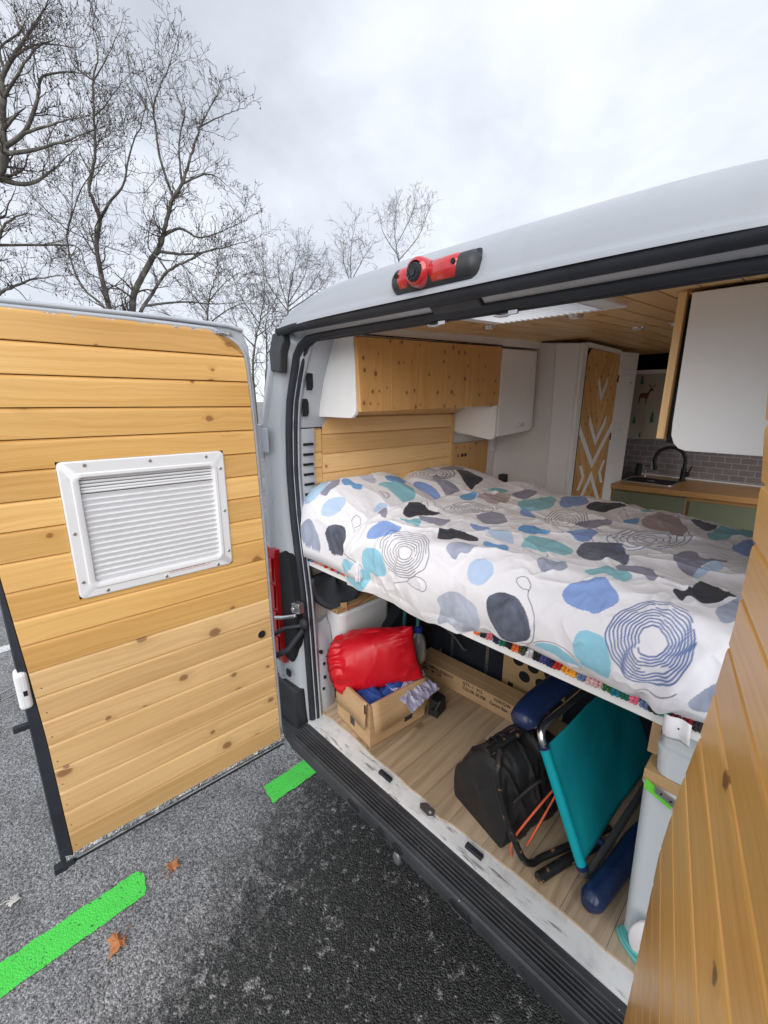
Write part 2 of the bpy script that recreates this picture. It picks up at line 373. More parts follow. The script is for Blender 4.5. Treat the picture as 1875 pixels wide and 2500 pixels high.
def roadpaint(name, c):
    t = NT(name); g = t.geo(); n = t.noise(g, 85, 4, .7)
    col = t.ramp(t.noise(g, 12, 4), (.3, tuple(v*.86 for v in c)), (.7, c))
    col = t.mix(t.ramp(n, (.345, 1), (.385, 0)), col, (.03, .035, .03))
    v1 = t.n('ShaderNodeTexVoronoi'); t.put(v1.inputs['Vector'], g); v1.inputs['Scale'].default_value = 150
    t.bump(t.math('ADD', t.math('SUBTRACT', 1, v1.outputs['Distance']), n), .6, .005); return t.done(col, .7)
M['greenline'] = roadpaint('green_road_paint', (.075, .68, .075))
M['whiteline'] = roadpaint('white_road_paint', (.70, .71, .72))
def bark():
    t = NT('plane_bark'); g = t.geo(); n = t.noise(g, 5, 4, .6)
    col = t.ramp(n, (.35, (.060, .052, .046)), (.52, (.105, .098, .082)), (.68, (.20, .195, .165)))
    t.bump(t.noise(g, 30, 4), .4, .02); return t.done(col, .9)
M['bark'] = bark()
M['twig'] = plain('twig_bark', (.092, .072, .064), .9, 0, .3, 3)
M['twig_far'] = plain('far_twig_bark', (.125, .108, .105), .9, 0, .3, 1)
M['seed'] = plain('seed_ball', (.045, .034, .026), .9, 0, .3, 6)
M['leaf_b'] = plain('dry_leaf', (.42, .16, .055), .7, 0, .25, 40, .3, 120)
M['leaf_p'] = plain('pale_dry_leaf', (.52, .50, .47), .7, 0, .1, 40, .3, 120)
BLOBS = json.loads('''{"blobs":{"D":[["peri",[[-422,128],[-411,153],[-393,174],[-359,178],[-311,183],[-311,162],[-351,139],[-400,124]]],["teal",[[-359,213],[-327,223],[-327,244],[-310,256],[-274,219],[-300,216],[-325,207]]],["lilac",[[-328,258],[-313,283],[-280,309],[-247,316],[-230,289],[-229,261],[-273,255]]],["sky",[[-429,91],[-384,106],[-347,111],[-307,96],[-300,69],[-348,51],[-399,50],[-432,54]]],["sky",[[-536,71],[-519,78],[-449,55],[-400,48],[-455,0],[-518,9],[-543,38]]],["black",[[-159,205],[-190,234],[-175,250],[-175,274],[-118,261],[-55,260],[-28,236],[-62,226],[-95,221],[-101,201],[-137,193]]],["grey",[[-69,168],[-68,190],[-44,211],[-13,200],[20,200],[16,176],[-12,169],[-18,153],[-45,155]]],["blue",[[8,226],[-2,243],[44,244],[76,249],[111,216],[95,206],[61,212],[30,212]]],["pale",[[46,135],[41,158],[72,171],[110,165],[128,144],[110,123],[75,119]]],["lgrey",[[-49,68],[4,88],[62,88],[103,74],[117,42],[86,10],[35,4],[-12,17],[-58,7],[-42,47]]],["dark",[[141,96],[157,115],[202,122],[245,113],[281,80],[282,55],[247,34],[202,30],[172,53]]],["lilac",[[-472,201],[-473,223],[-455,223],[-406,192],[-426,189]]],["black",[[-397,245],[-433,286],[-418,310],[-363,312],[-315,329],[-318,286],[-338,257],[-339,231],[-374,233]]],["blue",[[-397,471],[-419,507],[-382,541],[-352,501],[-363,468]]],["taupe",[[-357,520],[-381,585],[-333,671],[-283,626],[-266,542],[-328,524]]],["lilac",[[-221,402],[-233,446],[-188,481],[-129,456],[-90,410],[-134,370],[-180,379]]],["peri",[[-175,338],[-143,341],[-100,351],[-79,325],[-89,298],[-128,309]]],["pale",[[-55,303],[-57,341],[-5,340],[68,286],[68,271],[25,273],[-21,283]]],["teal",[[-438,649],[-442,692],[-385,706],[-357,696],[-387,639]]],["lilac",[[-323,682],[-326,730],[-278,784],[-239,719],[-261,672]]],["teal",[[-222,611],[-226,683],[-148,738],[-99,692],[-79,620],[-105,566],[-157,560]]],["peri",[[-147,541],[-146,566],[-69,538],[-69,515],[-115,519]]],["blue",[[-12,388],[-29,430],[15,437],[101,411],[84,381],[35,367]]],["teal",[[107,274],[81,338],[109,365],[167,363],[235,341],[245,289],[212,289],[190,268],[144,267]]],["peri",[[-100,721],[-125,787],[-66,814],[12,758],[7,685],[-50,665]]],["black",[[33,714],[34,772],[96,798],[134,840],[160,781],[133,733],[115,679],[69,682]]],["teal",[[220,799],[238,853],[260,835],[283,831],[245,790]]],["blue",[[224,664],[241,715],[262,711],[273,663],[247,638]]],["lilac",[[104,540],[110,587],[186,618],[216,589],[198,534],[141,521]]],["taupe",[[275,700],[280,775],[324,830],[404,771],[444,704],[447,618],[394,653],[339,644]]],["slate",[[394,816],[431,844],[464,839],[480,838],[515,799],[499,752],[457,776]]],["teal",[[510,695],[528,815],[570,828],[608,855],[650,777],[599,745],[563,675],[539,648]]],["peri",[[605,623],[619,698],[645,715],[669,599],[640,585]]],["peri",[[114,420],[133,459],[176,507],[228,490],[241,409],[218,392],[156,419]]],["dark",[[247,341],[241,392],[268,421],[333,445],[399,362],[407,322],[357,326],[329,289],[288,304]]],["grey",[[210,221],[214,238],[263,237],[272,253],[301,228],[298,213],[268,205],[254,192],[229,205]]],["teal",[[342,239],[365,262],[375,293],[404,275],[457,264],[456,228],[431,227],[399,237],[373,220]]],["lilac",[[397,295],[401,316],[427,328],[463,351],[497,320],[520,307],[506,262],[469,277],[425,271]]],["lilac",[[487,453],[491,507],[520,524],[567,490],[617,525],[599,471],[573,440],[570,376],[538,386],[510,409]]],["pale",[[568,382],[575,434],[596,467],[622,444],[600,418],[582,379]]],["peri",[[335,160],[340,182],[370,198],[408,215],[454,195],[470,177],[464,159],[439,138],[411,136],[376,137],[348,146]]],["black",[[562,248],[588,268],[588,331],[603,360],[641,344],[686,305],[666,268],[632,241],[597,244],[592,218]]],["grey",[[660,226],[678,256],[697,276],[704,214],[684,188],[670,204]]],["sky",[[413,101],[442,110],[476,106],[500,79],[497,46],[465,44],[431,50],[406,76]]],["sky",[[296,40],[321,58],[368,63],[409,50],[431,43],[391,36],[335,39]]],["grey",[[663,65],[680,83],[707,106],[711,85],[702,55],[672,52]]]],"N":[["lilac",[[-426,-413],[-331,-358],[-320,-285],[-337,-173],[-140,-303],[-134,-438],[-121,-515],[-236,-511]]],["blue",[[-286,-173],[-236,-126],[-84,-148],[-34,-110],[4,-162],[-12,-223],[-62,-216],[-101,-266]]],["pale",[[-71,-668],[-53,-530],[12,-419],[69,-462],[80,-608],[17,-714],[-40,-742]]],["grey",[[-429,-933],[-308,-867],[-180,-837],[-92,-899],[-48,-935],[-25,-979],[-54,-991],[-160,-988],[-343,-979]]],["dark",[[11,-891],[36,-804],[136,-725],[257,-693],[333,-766],[319,-874],[333,-941],[161,-972],[65,-973],[46,-945]]],["blue",[[-141,137],[-168,307],[-134,382],[-24,347],[12,183],[-31,98]]],["teal",[[-18,8],[-7,120],[42,274],[213,201],[344,87],[345,22],[194,12],[51,12]]],["lgrey",[[-284,-3],[-313,53],[-87,19],[-30,-13],[-111,-36],[-241,-31]]],["pale",[[317,-241],[246,-134],[323,-95],[403,-144],[365,-229]]]],"P":[["peri",[[-135,-560],[-37,-465],[92,-512],[242,-654],[205,-791],[81,-818],[-5,-720]]],["lilac",[[15,-349],[75,-251],[228,-243],[369,-343],[403,-551],[277,-545],[99,-413]]],["black",[[-47,40],[-22,181],[59,150],[175,152],[270,20],[373,-114],[232,-98],[90,-39]]],["teal",[[-334,-149],[-381,-93],[-346,-84],[-190,-79],[-246,-194],[-363,-240]]],["lilac",[[-181,-27],[-255,119],[-97,234],[-45,46],[-105,-36]]]]},"lines":{"D":[[[-250,61],[-190,74],[-163,88],[-138,96],[-104,93],[-92,83],[-101,71],[-128,70],[-162,73],[-183,76]],[[258,31],[286,43],[294,62],[292,94],[275,114],[253,130],[246,141],[226,141],[205,149],[203,159],[222,165],[243,155],[248,146],[247,139]],[[294,45],[321,61],[358,67],[391,63],[414,53],[427,49]],[[-541,80],[-541,96],[-482,72],[-447,62],[-434,49]],[[-401,312],[-437,345],[-440,353],[-375,320],[-361,302],[-401,312]],[[181,540],[239,498]],[[229,436],[266,411]],[[163,769],[223,710]],[[333,823],[352,856],[394,799]],[[561,46],[593,50],[624,64],[644,77]],[[128,258],[174,246],[215,244],[212,261],[201,268]],[[256,282],[293,289]]],"N":[[[415,-831],[436,-716],[412,-614],[365,-605],[277,-556],[264,-475],[334,-452],[409,-505],[386,-591]],[[71,-46],[118,-11],[183,-19],[196,-47],[99,-43]]],"P":[]},"rings":{"D":[[8,0.26,"navy",[[-212,131],[-111,149],[-184,85],[-324,107],[-278,182]]],[10,0.33,"navyb",[[575,123],[654,143],[593,68],[485,102],[543,188]]],[7,0.2,"navy",[[-298,441],[-234,511],[-263,412],[-347,365],[-331,469]]],[7,0.2,"navy",[[54,554],[120,593],[112,475],[-12,515],[-14,646]]],[6,0.2,"navyb",[[375,537],[475,630],[409,462],[275,457],[337,620]]]],"N":[],"P":[[6,0.2,"navy",[[-52,-256],[32,-51],[-1,-369],[-304,-403],[-170,-125]]]]}}''')
TREES = json.loads('''{"A":[[[-14.61,3.29,3.74],[-14.47,3.43,4.65],[-14.38,3.53,5.16],[-14.02,3.89,5.9],[-13.74,4.17,6.39],[-13.61,4.31,6.86],[-13.41,4.5,7.5],[-13.14,4.77,8.01],[-12.91,5.01,8.72],[-12.74,5.19,9.26],[-12.43,5.49,9.84],[-12.23,5.7,10.35]],[[-13.45,4.47,7.67],[-13.51,4.4,8.5],[-13.5,4.42,9.1],[-13.47,4.45,9.52],[-13.31,4.61,9.88],[-13.05,4.87,10.4],[-12.87,5.05,10.95]],[[-13.27,4.65,8.0],[-13.22,4.69,8.99],[-13.11,4.81,9.83],[-13.13,4.79,10.4]],[[-14.6,3.3,3.74],[-14.31,3.6,4.62],[-13.99,3.92,5.16],[-13.65,4.26,5.72],[-13.25,4.66,5.97],[-12.76,5.16,6.27],[-12.28,5.65,6.4],[-11.71,6.23,6.64]],[[-13.65,4.26,5.75],[-13.77,4.14,6.03],[-13.93,3.98,6.32],[-13.8,4.11,6.97],[-13.5,4.42,7.61]],[[-13.67,4.25,6.68],[-13.37,4.55,6.92],[-13.05,4.86,6.75],[-12.57,5.35,6.98],[-12.04,5.89,7.33]],[[-13.76,4.15,6.15],[-13.23,4.69,6.27],[-12.51,5.42,6.51]],[[-13.19,4.72,7.95],[-12.63,5.29,8.2],[-12.29,5.64,7.9]],[[-14.13,3.78,4.66],[-13.52,4.39,4.98],[-12.85,5.08,4.98],[-12.26,5.67,5.11]],[[-12.74,5.19,9.26],[-12.28,5.65,9.53],[-11.92,6.02,9.69]],[[-13.47,4.45,9.52],[-13.63,4.28,10.14],[-13.74,4.17,10.79]]],"B":[[[-16.14,3.17,3.86],[-16.08,3.23,4.9],[-16.14,3.17,5.77],[-16.16,3.15,6.75],[-16.01,3.3,7.38],[-16.1,3.21,7.93],[-16.13,3.18,8.29],[-15.92,3.39,9.07],[-15.83,3.48,10.04],[-15.76,3.55,10.87],[-15.61,3.71,11.41],[-15.62,3.69,12.09],[-15.48,3.84,12.6]],[[-16.01,3.3,7.41],[-15.67,3.65,7.81],[-15.28,4.03,8.18],[-15.01,4.31,8.95],[-14.66,4.67,9.71],[-14.5,4.83,10.44]],[[-16.1,3.21,4.42],[-16.23,3.08,4.97],[-16.63,2.67,5.5],[-16.85,2.45,6.23],[-16.87,2.43,7.06],[-16.7,2.6,7.8],[-16.51,2.79,9.12]],[[-16.86,2.44,7.15],[-16.19,3.12,7.99],[-15.64,3.68,8.54],[-15.21,4.11,8.89]],[[-16.86,2.45,7.18],[-17.19,2.11,7.86],[-17.49,1.81,8.52]],[[-16.85,2.46,7.06],[-16.32,2.99,6.87],[-15.64,3.67,6.62],[-15.27,4.05,6.3]],[[-15.83,3.48,10.04],[-15.47,3.85,10.15],[-15.04,4.28,10.65]],[[-15.76,3.55,10.87],[-15.41,3.91,11.14],[-15.02,4.3,11.73]],[[-15.76,3.55,10.87],[-16.05,3.26,11.19],[-16.12,3.19,11.77]],[[-16.7,2.6,7.8],[-16.9,2.4,8.53],[-16.91,2.39,9.23]]],"C":[[[-14.35,-0.71,3.37],[-14.03,-0.39,4.78],[-13.51,0.14,6.19],[-13.22,0.44,6.63],[-12.96,0.69,6.9],[-12.84,0.82,7.24],[-12.81,0.85,7.67],[-12.71,0.95,8.24],[-12.67,0.99,8.6],[-12.45,1.21,8.96],[-12.24,1.43,9.27],[-12.03,1.63,9.54],[-11.87,1.8,9.8],[-11.71,1.96,10.24]],[[-14.06,-0.42,4.63],[-13.57,0.08,4.88],[-13.24,0.41,5.07],[-12.79,0.87,5.34],[-12.58,1.08,5.55],[-12.18,1.48,5.74],[-11.94,1.73,5.65]],[[-12.79,0.86,5.31],[-12.08,1.59,5.39],[-11.72,1.95,5.27],[-11.62,2.05,4.89]],[[-12.76,0.9,7.33],[-12.4,1.26,7.59],[-12.09,1.57,8.08],[-11.91,1.75,8.41],[-11.5,2.17,8.45],[-11.23,2.45,8.41]],[[-12.84,0.82,7.24],[-12.38,1.28,7.25],[-11.83,1.83,7.38],[-11.1,2.57,7.68]],[[-12.42,1.25,7.5],[-11.8,1.86,7.63],[-11.31,2.36,7.68]],[[-12.85,0.8,8.96],[-12.63,1.03,9.07],[-12.33,1.33,9.31],[-12.12,1.55,9.65]],[[-13.96,-0.32,4.09],[-13.36,0.29,4.24],[-12.96,0.69,4.39],[-12.37,1.3,4.6],[-11.79,1.88,4.67]],[[-12.85,0.81,7.67],[-12.51,1.15,7.83],[-12.28,1.39,8.0]],[[-13.05,0.61,6.81],[-12.7,0.96,6.77],[-12.32,1.34,7.16],[-11.99,1.68,7.55]],[[-12.45,1.21,8.96],[-12.11,1.55,9.19],[-11.52,2.16,9.16]],[[-12.72,0.93,8.24],[-12.4,1.26,8.33],[-11.9,1.77,8.77],[-11.55,2.12,8.89]],[[-12.24,1.43,9.27],[-12.36,1.3,9.57],[-12.36,1.3,10.02]],[[-12.71,0.95,8.24],[-12.89,0.77,8.72],[-12.9,0.75,9.49]]],"D":[[[-22.95,9.08,4.02],[-22.76,9.28,5.61],[-22.58,9.45,6.93],[-22.25,9.79,8.21],[-22.11,9.93,9.15]],[[-22.67,9.37,6.27],[-23.13,8.9,7.35],[-23.66,8.37,7.99]],[[-22.58,9.45,6.93],[-21.87,10.18,7.79],[-21.01,11.04,8.43]],[[-22.74,9.29,5.83],[-21.94,10.1,6.6],[-21.08,10.97,7.05]],[[-22.86,9.17,5.27],[-23.65,8.38,6.04],[-24.29,7.73,6.37]]],"E":[[[-19.34,9.88,3.44],[-19.2,10.02,4.71],[-19.0,10.23,5.73],[-18.79,10.44,7.03],[-18.81,10.42,8.29]],[[-19.01,10.23,5.63],[-19.42,9.81,6.53],[-19.67,9.55,7.51]],[[-19.0,10.23,5.73],[-18.52,10.72,6.34],[-18.25,10.99,7.23]],[[-19.29,9.94,4.5],[-19.64,9.59,5.32],[-19.82,9.41,6.23]],[[-19.19,10.04,5.02],[-18.62,10.61,5.53],[-18.45,10.79,6.04]]],"F":[[[-28.43,17.76,5.82],[-28.34,17.85,8.34],[-28.17,18.02,9.88],[-27.89,18.3,11.22],[-27.63,18.57,12.4]],[[-28.28,17.92,8.5],[-28.73,17.46,10.47],[-28.79,17.39,11.81]],[[-28.23,17.97,8.96],[-27.45,18.75,10.63],[-27.17,19.03,12.26]],[[-28.26,17.93,8.5],[-27.23,18.97,10.03],[-26.5,19.71,11.68]],[[-28.27,17.92,8.35],[-29.1,17.08,9.87],[-29.29,16.9,11.07]],[[-28.22,17.97,8.35],[-26.89,19.31,9.58],[-26.17,20.04,10.64]]],"G":[[[-29.6,25.11,8.37],[-29.64,25.07,11.45],[-29.69,25.02,13.72],[-29.4,25.31,16.09]],[[-29.64,25.07,11.8],[-28.88,25.84,13.38],[-28.47,26.25,14.07]],[[-29.64,25.07,11.45],[-30.1,24.61,13.2],[-30.14,24.56,14.74]]],"H":[[[-28.03,29.54,8.71],[-28.23,29.34,13.41],[-28.53,29.03,16.1],[-28.41,29.15,18.19]],[[-28.23,29.33,14.32],[-29.23,28.32,15.92],[-29.37,28.18,17.15]],[[-28.31,29.25,15.22],[-27.7,29.87,16.98],[-27.31,30.27,18.37]],[[-28.23,29.34,13.96],[-27.12,30.45,15.58],[-26.6,30.99,17.34]]],"K":[[[-15.37,8.21,2.32],[-15.26,8.32,4.07],[-15.26,8.33,4.91],[-15.13,8.46,5.73]],[[-15.26,8.33,4.41],[-15.48,8.11,4.91],[-15.57,8.01,5.49]],[[-15.29,8.29,3.9],[-14.99,8.59,4.32]]]}''')
# ---------------------------------------------------------------- the ground
def cutoff(): pass
g_ = MB(); R0 = 400
xs = [-400, -60, -20, -8, -4, 0, 4, 10, 40, 400]
g_.add([(x, y, 0) for y in xs for x in xs], [(j*10+i, j*10+i+1, (j+1)*10+i+1, (j+1)*10+i) for j in range(9) for i in range(9)])
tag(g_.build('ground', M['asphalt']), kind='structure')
def ragged(pts, step, amp, seed, z=.004):
    out = []; n = len(pts)
    for i in range(n):
        a = np.array(pts[i]); b = np.array(pts[(i+1) % n]); L = np.linalg.norm(b-a); k = max(2, int(L/step))
        nn = np.array([-(b-a)[1], (b-a)[0]])/L
        for q in range(k):
            p = a+(b-a)*q/k; w = amp*fbm(np.array([p[0]*40]), np.array([p[1]*40]), 3, seed)[0]; p = p+nn*w; out.append((p[0], p[1], z))
    return out
def marking(name, pts, mat, seed, amp=.010):
    P = ragged(pts, .008, amp*.6, seed); m = MB(); m.add(P, [tuple(range(len(P)))])
    tag(m.build(name, mat), kind='structure')
marking('green_line', [(-.962,-2.1),(-.968,-.80),(-1.0,-.786),(-1.07,-.775),(-1.10,-.795),(-1.098,-2.1)], M['greenline'], 3)
marking('green_line', [(-.972,-.164),(-.972,.9),(-1.098,.9),(-1.098,-.150)], M['greenline'], 5)
marking('white_line', [(-3.86,-2.5),(-3.86,6),(-3.98,6),(-3.98,-2.5)], M['whiteline'], 7)
def leaf(name, c, r, rot, mat, label, seed, lift=.012):
    rg = random.Random(seed); n = 5; out = []
    tips = [(-140, .62), (-75, .9), (0, 1.05), (72, .88), (138, .6)]
    for k, (a, l) in enumerate(tips):
        a0 = math.radians(a); out.append((a0-.30, l*.62)); out.append((a0-.13, l*.74)); out.append((a0, l)); out.append((a0+.14, l*.72)); out.append((a0+.32, l*.60))
        if k < 4: out.append(((a0+math.radians(tips[k+1][0]))/2, .56+.05*rg.random()))
    out.append((PI, .15))
    V = [(c[0], c[1], lift*1.3)]; 
    for ring in (.5, 1.0):
        for a, l in out:
            rr = r*l*ring; x = c[0]+rr*math.cos(a+rot); y = c[1]+rr*math.sin(a+rot)
            V.append((x, y, .006+lift*(.4+.6*math.sin(a*2+seed)*ring)+ring*lift*rg.uniform(.1, .9)))
    m = len(out); fs = [(0, 1+i, 1+(i+1) % m) for i in range(m)] + [(1+i, 1+m+i, 1+m+(i+1) % m, 1+(i+1) % m) for i in range(m)]
    b = MB(); b.add(V, fs); b.tube([(c[0], c[1], lift), (c[0]-r*.5*math.cos(rot), c[1]-r*.5*math.sin(rot), .012), (c[0]-r*1.15*math.cos(rot+.2), c[1]-r*1.15*math.sin(rot+.2), .006)], [.002, .0018, .0014], 5)
    o = b.build(name, mat, smooth=60); s = o.modifiers.new('thick', 'SOLIDIFY'); s.thickness = .0012
    tag(o, label, 'leaf', 'fallen leaves')
leaf('fallen_leaf', (-1.0, -.675), .045, 2.2, M['leaf_b'], 'small curled brown leaf on the asphalt below the end of the long green line', 3)
leaf('fallen_leaf', (-.845, -.93), .056, -1.0, M['leaf_b'], 'larger curled brown leaf on the asphalt beside the long green line', 5, .02)
leaf('fallen_leaf', (-1.34, -1.215), .040, 1.0, M['leaf_p'], 'small pale bleached leaf on the grey asphalt left of the long green line', 9, .006)

# ---------------------------------------------------------------- the van
VAN = thing('camper_van', 'white high-roof camper van with both rear doors open on a wood-clad sleeping area', 'camper van', (0, 0, 0))
ZS = [.30, .45, .60, .80, 1.0, 1.2, 1.42, 1.6, 1.8, 2.0, 2.1, 2.2, 2.26, 2.31, 2.36]
XI = np.interp(ZS, [.30,.635,.79,.965,1.2,1.433,1.55,1.723,1.963,2.10,2.16,2.25,2.305,2.36], [.772,.780,.790,.797,.813,.845,.862,.880,.872,.850,.832,.795,.765,.74])
XO = np.interp(ZS, [.30,.826,1.416,1.816,1.99,2.095,2.257,2.379], [1.0,1.025,1.055,1.04,1.025,1.015,.955,.878])
def seal_x(z): return float(np.interp(z, ZS, XI))
for sgn in (-1, 1):
    G = []
    for z, xi, xo in zip(ZS, XI, XO):
        w = xo-xi
        prof = [(xo+.012, .75), (xo+.012, .30), (xo+.006, .04), (xo-.006, -.035), (xo-.022, -.062), (xo-.05, -.066), (xo-.058, -.060), (xo-.062, -.05),
                (xi+.055, -.042), (xi+.045, -.034), (xi+.036, -.010), (xi+.018, -.004), (xi+.002, .004), (xi-.004, .03), (xi+.008, .05)]
        if w < .16:
            prof = [(xo+.012, .75), (xo+.012, .30), (xo+.006, .04), (xo-.003, -.035), (xo-.008, -.062), (xo-.018, -.066), (xo-.026, -.060), (xo-.03, -.05),
                    (max(xi+.05, xo-.06), -.042), (xi+.045, -.034), (xi+.036, -.010), (xi+.018, -.004), (xi+.002, .004), (xi-.004, .03), (xi+.008, .05)]
        G.append([(sgn*x, y, z) for x, y in prof])
    pil = MB().grid(G).build('rear_pillar', M['white_paint'], VAN, smooth=40)
    s = pil.modifiers.new('thick', 'SOLIDIFY'); s.thickness = .004; s.offset = -1 if sgn > 0 else 1
    # exterior side, forward of the pillar, and the lining inside it
    side = [[(sgn*(xo+.012), y, z) for y in (.74, 1.6, 3.2, 4.4)] for z, xo in zip(ZS, XO)]
    if sgn < 0: MB().grid(side).build('side_wall', M['white_paint'], VAN, smooth=40)
    else:   # unseen doorway on the right, added as an opening to let daylight in
        MB().grid([r[:1]+[(r[0][0], 1.62, r[0][2])] for r in side]).grid([[(r[0][0], 2.72, r[0][2]), r[2], r[3]] for r in side]).grid([[(r[0][0], 1.62, r[0][2]), (r[0][0], 2.72, r[0][2])] for r in side[-3:]]).grid([[(r[0][0], 1.62, r[0][2]), (r[0][0], 2.72, r[0][2])] for r in side[:3]]).build('side_wall', M['white_paint'], VAN, smooth=40)
    # tail lamp set in the pillar
    lm = MB()
    for z0, z1 in ((.835, 1.425),):
        zz = np.linspace(z0, z1, 14); GG = []
        for z in zz:
            xo = np.interp(z, ZS, XO); e = 1-abs((z-(z0+z1)/2)/((z1-z0)/2))**8; e = max(e, 0)**.5
            GG.append([(sgn*(xo+.016), .05, z), (sgn*(xo+.010), -.03-.012*e, z), (sgn*(xo-.012), -.068-.016*e, z), (sgn*(xo-.06), -.072-.016*e, z), (sgn*(xo-.098), -.070-.010*e, z), (sgn*(xo-.102), -.045, z)])
        lm.grid(GG)
        lm.add([p for p in GG[-1]], [tuple(range(6))]); lm.add([p for p in GG[0]], [tuple(range(6))[::-1]])
    lamp = lm.build('tail_lamp', M['red_lens'], VAN, smooth=40)
    ln = MB()
    for k in range(4):
        z0 = .86+k*.135
        x0 = np.interp(z0+.05, ZS, XO); ln.box((sgn*(x0-.088) if sgn > 0 else -(x0-.020), -.0905, z0), (sgn*(x0-.020) if sgn > 0 else -(x0-.088), -.0865, z0+.12))
    ln.build('lens', M['red_lens2'], lamp, bevel=.004)
    hs = MB()
    P = [(sgn*(x), -.060, z) for x, z in ((.945, .86), (.945, 1.41), (.90, 1.432), (.865, 1.40), (.838, 1.30), (.826, 1.19), (.828, 1.0), (.85, .90), (.875, .86))]
    hs.prism(P, (0, .045, 0)).build('lamp_housing', M['void'], lamp, bevel=.006)
    # black bumper corner under the lamp
    MB().hexa([(sgn*.815, -.085, .52), (sgn*1.02, -.085, .52), (sgn*1.02, .25, .52), (sgn*.815, -.02, .52), (sgn*.825, -.074, .725), (sgn*1.03, -.074, .725), (sgn*1.03, .25, .725), (sgn*.825, -.03, .725)]).build('bumper_corner', M['dark_pl'], VAN, bevel=.008)
    x0 = np.interp(.79, ZS, XO); MB().prism([(sgn*(.905+a), -.0665, .785+b) for a, b in ((-.014, -.012), (.014, -.012), (.018, -.006), (.018, .018), (.012, .024), (-.012, .024), (-.018, .018), (-.018, -.006))], (0, .006, 0)).build('pillar_hole', M['void'], VAN)
    # black hinge cover at the top of the pillar
    MB().prism([(sgn*x, -.072, z) for x, z in ((.872, 2.368), (.80, 2.364), (.792, 2.33), (.815, 2.29), (.825, 2.215), (.90, 2.225), (.905, 2.30))], (0, .035, 0)).build('hinge_cover', M['dark_pl'], VAN, bevel=.006)
    # white hinges on the pillar
    for hz_ in (1.93, .98):
        x0 = np.interp(hz_, ZS, XO)
        h = MB(); h.box((sgn*(x0-.03) if sgn > 0 else -(x0+.012), -.083, hz_-.075), (sgn*(x0+.012) if sgn > 0 else -(x0-.03), -.066, hz_+.075))
        h.tube([(sgn*(x0+.0), -.097, hz_-.08), (sgn*(x0+.0), -.097, hz_+.08)], .0125, 12)
        h.box((sgn*(x0-.075) if sgn > 0 else -(x0-.02), -.075, hz_-.05), (sgn*(x0-.02) if sgn > 0 else -(x0-.075), -.0655, hz_+.06))
        h.build('hinge', M['white_paint'], VAN, bevel=.005)
    # slotted inner pillar plate
    pl = MB()
    pz = np.linspace(1.38, 1.985, 8)
    pl.grid([[(sgn*(seal_x(z)+.012), .045, z), (sgn*(seal_x(z)+.004), .075, z), (sgn*(seal_x(z)+.012), .125, z)] for z in pz])
    sl = pl
    for k in range(11):
        z = 1.45+k*.046; x = seal_x(z)+.004
        sl.box((sgn*x-.004, .060, z), (sgn*x+.004, .112, z+.011), 1)
    for z0, z1, y0 in ((2.12, 2.26, .075), (1.99, 2.075, .07)):
        pass
    sl.build('slotted_plate', [M['white_paint'], M['void']], VAN, smooth=40)
    up = MB()
    up.grid([[(sgn*(seal_x(z)+.012), .045, z), (sgn*(seal_x(z)+.01), .11, z), (sgn*(seal_x(z)+.03), .20, z)] for z in (1.99, 2.1, 2.2, 2.28, 2.36)])
    uh = up
    for z0, z1 in ((2.04, 2.115), (2.15, 2.25)):
        x = seal_x((z0+z1)/2)
        uh.prism([(sgn*(x+.010), y, z) for y, z in ((.052, z0), (.075, z0), (.082, z0+.015), (.082, z1-.015), (.075, z1), (.052, z1))], (-sgn*.008, 0, 0), 1)
    uh.build('upper_pillar_skin', [M['white_paint'], M['void']], VAN, smooth=40)
    lo = MB()
    lo.grid([[(sgn*(x), .03, z), (sgn*(x-.012), .062, z), (sgn*(x-.006), .11, z), (sgn*(x+.02), .16, z)] for x, z in ((.80, .56), (.795, .70), (.81, .85), (.83, .98), (.86, 1.03))])
    lh = lo
    for y, z in ((.062, .90), (.075, .83), (.06, .70), (.07, .76)):
        lh.box((sgn*(.80 if z > .8 else .789)-.008, y-.006, z-.007), (sgn*(.80 if z > .8 else .789)+.008, y+.006, z+.007), 1)
    lh.build('lower_pillar_skin', [M['white_paint'], M['void']], VAN, smooth=40)
# rubber seal round the opening
zz = np.linspace(.555, 2.24, 26)
L = [(-seal_x(z)-.016, -.006, z) for z in zz] + [(-.800, -.006, 2.283), (-.765, -.006, 2.320), (-.71, -.006, 2.341), (-.62, -.006, 2.346)]
L += [(x, -.006, 2.347) for x in np.linspace(-.5, .5, 9)] + [(-x, y, z) for x, y, z in L[::-1]]
MB().tube(L, .0175, 12, True, .85).build('door_seal', M['rubber'], VAN, smooth=60)
MB().tube([(x*.985 if abs(x) > .7 else x, .016, min(z, 2.340)) for x, y, z in L], .010, 8).build('door_seal', M['rubber'], VAN, smooth=60)
# header over the opening: underside strip, second seal, lip
MB().extr([(.012, 2.350), (-.010, 2.3475), (-.047, 2.3715), (-.056, 2.374), (-.056, 2.390), (.10, 2.42), (.10, 2.350)], -.845, .845).build('header', M['white_paint'], VAN, bevel=.003)
xs_ = np.linspace(-.828, .828, 15)
MB().grid([[(x, y, z - .010*max(0, (abs(x)-.74)/.10)**2) for y, z in ((-.048, 2.372), (-.053, 2.362), (-.064, 2.3585), (-.076, 2.364), (-.083, 2.375), (-.083, 2.386), (-.07, 2.389))] for x in xs_]).build('upper_seal', M['rubber'], VAN, smooth=60)
MB().hexa([(-.075, -.050, 2.3625), (.085, -.050, 2.3625), (.085, -.018, 2.342), (-.075, -.018, 2.342), (-.08, -.045, 2.3745), (.09, -.045, 2.3745), (.09, -.010, 2.352), (-.08, -.010, 2.352)]).build('striker_plate', M['dark_pl'], VAN, bevel=.004)
